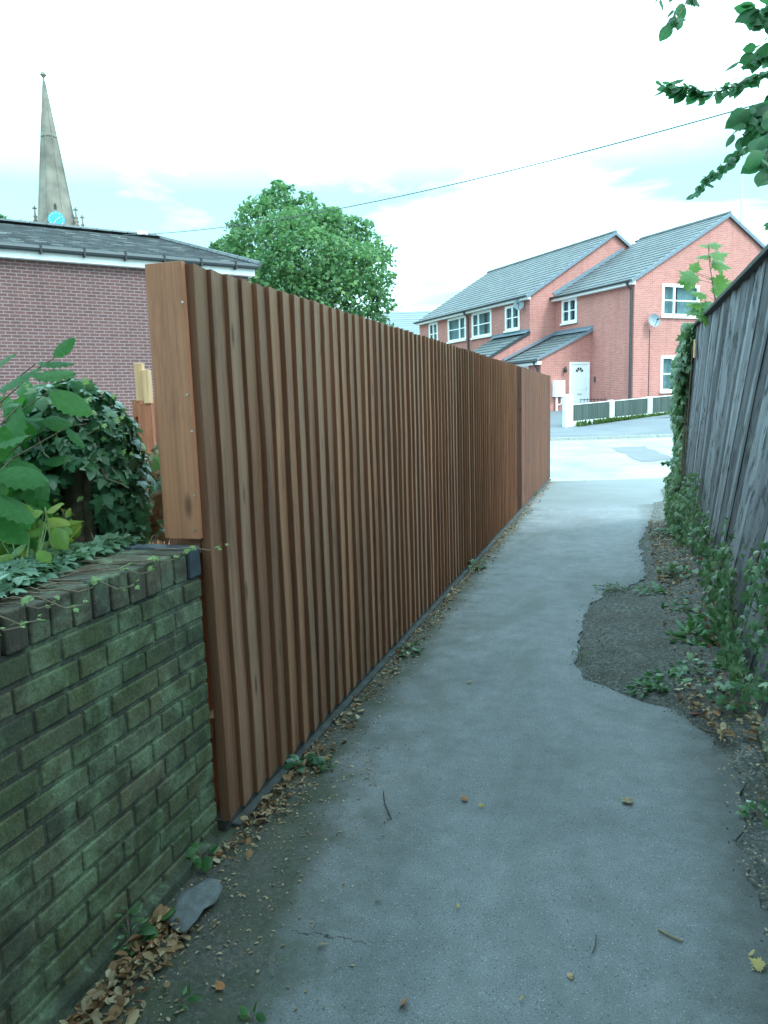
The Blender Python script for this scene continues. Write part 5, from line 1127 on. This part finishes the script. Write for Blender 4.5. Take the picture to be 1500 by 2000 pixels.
# white litter and grey rag
q = onz(1322, 1048, .05); gx = MB(); vs = []; fs = []
for i in range(7):
    for j in range(5): vs.append(((i-3)*.022, (j-2)*.018, .02+.018*math.sin(i*1.3+j)+.01*math.cos(j*2.1)))
for i in range(6):
    for j in range(4): a = i*5+j; fs.append((a, a+5, a+6, a+1))
o = gx.add(vs, fs).build('litter', MT['paper'], smooth=True); o.location = (q.x, q.y, .045); o.rotation_euler = (0, 0, .6); md = o.modifiers.new('s', 'SOLIDIFY'); md.thickness = .002; tag(o, 'crumpled white wrapper among ivy at the foot of the grey fence', 'litter')
q = onz(1457, 1571, .02); o = MB().tube([(0, 0, 0), (.03, -.008, .0)], .0042, 8).build('litter', MT['paper']); o.location = (q.x, q.y, .034); tag(o, 'tiny white cigarette-like stub on the right verge', 'litter')
cs = [onz(x, y, .03) for x, y in [(325, 1800), (345, 1765), (352, 1745), (385, 1728), (405, 1715), (425, 1722), (436, 1737), (420, 1760), (398, 1775), (385, 1800), (362, 1822), (340, 1812)]]
c0 = sum(cs, Vector())/len(cs); vs = [Vector((0, 0, .012))]; k = len(cs)
for f_ in (.33, .66, 1.0):
    for i, c in enumerate(cs): p = (c-c0)*f_; vs.append(Vector((p.x+random.gauss(0, .0015), p.y, .012+.006*math.sin(i*1.7+f_*5)-.004*f_)))
fs = [(0, 1+i, 1+(i+1) % k) for i in range(k)]
for r_ in range(2):
    for i in range(k): fs.append((1+r_*k+i, 1+(r_+1)*k+i, 1+(r_+1)*k+(i+1) % k, 1+r_*k+(i+1) % k))
o = MB().add(vs, fs).build('rag', MT['slab'], smooth=True); o.location = (c0.x, c0.y, .022); md = o.modifiers.new('s', 'SOLIDIFY'); md.thickness = .004; tag(o, 'torn piece of grey slate-like felt lying by the wall foot', 'debris')

# ------------------------------------------------------------------ front fence of the houses
q0 = at(1109, 838, 27.0); q1 = at(1335, 814, 29.0); dv = q1-q0; LL = Vector((dv.x, dv.y, 0)).length; zr = (q1.z-q0.z)/LL; rz = math.atan2(dv.y, dv.x)
ff = empty('front_fence', q0, rz, 'low front boundary with white posts and faded green board panels', 'fence')
def ux(px):   # distance along the fence seen at this column
    d = ray(px, 800); n_ = Vector((-math.sin(rz), math.cos(rz), 0)); t = n_.dot(q0-EYE)/n_.dot(d); p = EYE+d*t; return (Vector((p.x-q0.x, p.y-q0.y, 0))).dot(Vector((math.cos(rz), math.sin(rz), 0)))
posts = [(1109, 1.27, .34), (1193, .92, .19), (1267, .92, .19), (1345, .92, .19)]
us = [ux(p[0]) for p in posts]
for (px, hgt, w_), u in zip(posts, us):
    zb = u*zr; pm = MB()
    pm.prism([(u-w_/2, -.1, zb-.3), (u+w_/2, -.1, zb-.3), (u+w_/2, -.1, zb+hgt-.06), (u+w_/4, -.1, zb+hgt), (u-w_/4, -.1, zb+hgt), (u-w_/2, -.1, zb+hgt-.06)], (0, .2, 0)); pm.build('post', MT['wconc'], ff, bevel=.015)
for i in range(3):
    ua, ub = us[i]+posts[i][2]/2, us[i+1]-posts[i+1][2]/2; za, zb = ua*zr, ub*zr
    MB().prism([(ua, -.04, za-.3), (ub, -.04, zb-.3), (ub, -.04, zb+.27), (ua, -.04, za+.27)], (0, .08, 0)).build('base_board', MT['wconc'], ff)
    pm = MB(); nb = 16
    for k in range(nb):
        u_, v_ = ua+(ub-ua)*k/nb, ua+(ub-ua)*(k+.95)/nb; pm.prism([(u_, -.02, u_*zr+.272), (v_, -.02, v_*zr+.272), (v_, -.02, v_*zr+.86), (u_, -.02, u_*zr+.86)], (0, .03, 0))
    pm.build('panel', MT['greenpanel'], ff); MB().prism([(ua, -.035, za+.862), (ub, -.035, zb+.862), (ub, -.035, zb+.89), (ua, -.035, za+.89)], (0, .07, 0)).build('rail', MT['wconc'], ff)
P = []
for _ in range(900):
    px = random.choice([random.gauss(1178, 12), random.gauss(1232, 18), random.gauss(1290, 16), random.uniform(1120, 1340)]); u = ux(px); P.append((u, -.14-random.random()*.22, u*zr+.06))
n = len(P); o = leaves('grass', T_SLIM, P, unit(n)*.5+np.array([0, 0, 1.1]), unit(n), .12+.14*rng.random(n), MT['grass']); o.location = q0; o.rotation_euler = (0, 0, rz); tag(o, 'rough green grass tufts along the foot of the white boundary', 'grass', kind='stuff')

# ------------------------------------------------------------------ overhead cable and lamp post
def cable(pts, r_, lab):
    o0 = pts[0]; o = MB().tube([p-o0 for p in pts], r_, 6).build('overhead_cable', MT['cable']); o.location = o0; tag(o, lab, 'cable')
C0, C1 = at(240, 459, 21.5), at(1520, 192, 9.0)
# straight chord with sag fitted through the cable's middle
import itertools
pts = []
for i in range(41):
    t = i/40; p = C0.lerp(C1, t); p.z -= 4*t*(1-t)*.36; pts.append(p)
cable(pts, .008, 'thin black overhead cable crossing the sky from the slate roof to the right')
C0, C1 = at(700, 470, 40), at(1060, 382, 34); pts = []
for i in range(21): t = i/20; p = C0.lerp(C1, t); p.z -= 4*t*(1-t)*.15; pts.append(p)
cable(pts, .008, 'second fainter cable high above the houses, right of the tree')
lp = at(1450, 345, 44); lo = empty('street_lamp', (lp.x, lp.y, 0), 0, 'pale thin street lamp standing behind the gabled house', 'street lamp')
MB().tube([(0, 0, 0), (0, 0, lp.z-.1), (.1, .0, lp.z+.15), (.5, 0, lp.z+.3)], [.09, .05, .04, .035], 8).build('pole', MT['lampg'], lo); MB().box(.4, .95, -.12, .12, lp.z+.24, lp.z+.36).build('lamp_head', MT['lampg'], lo, bevel=.03)
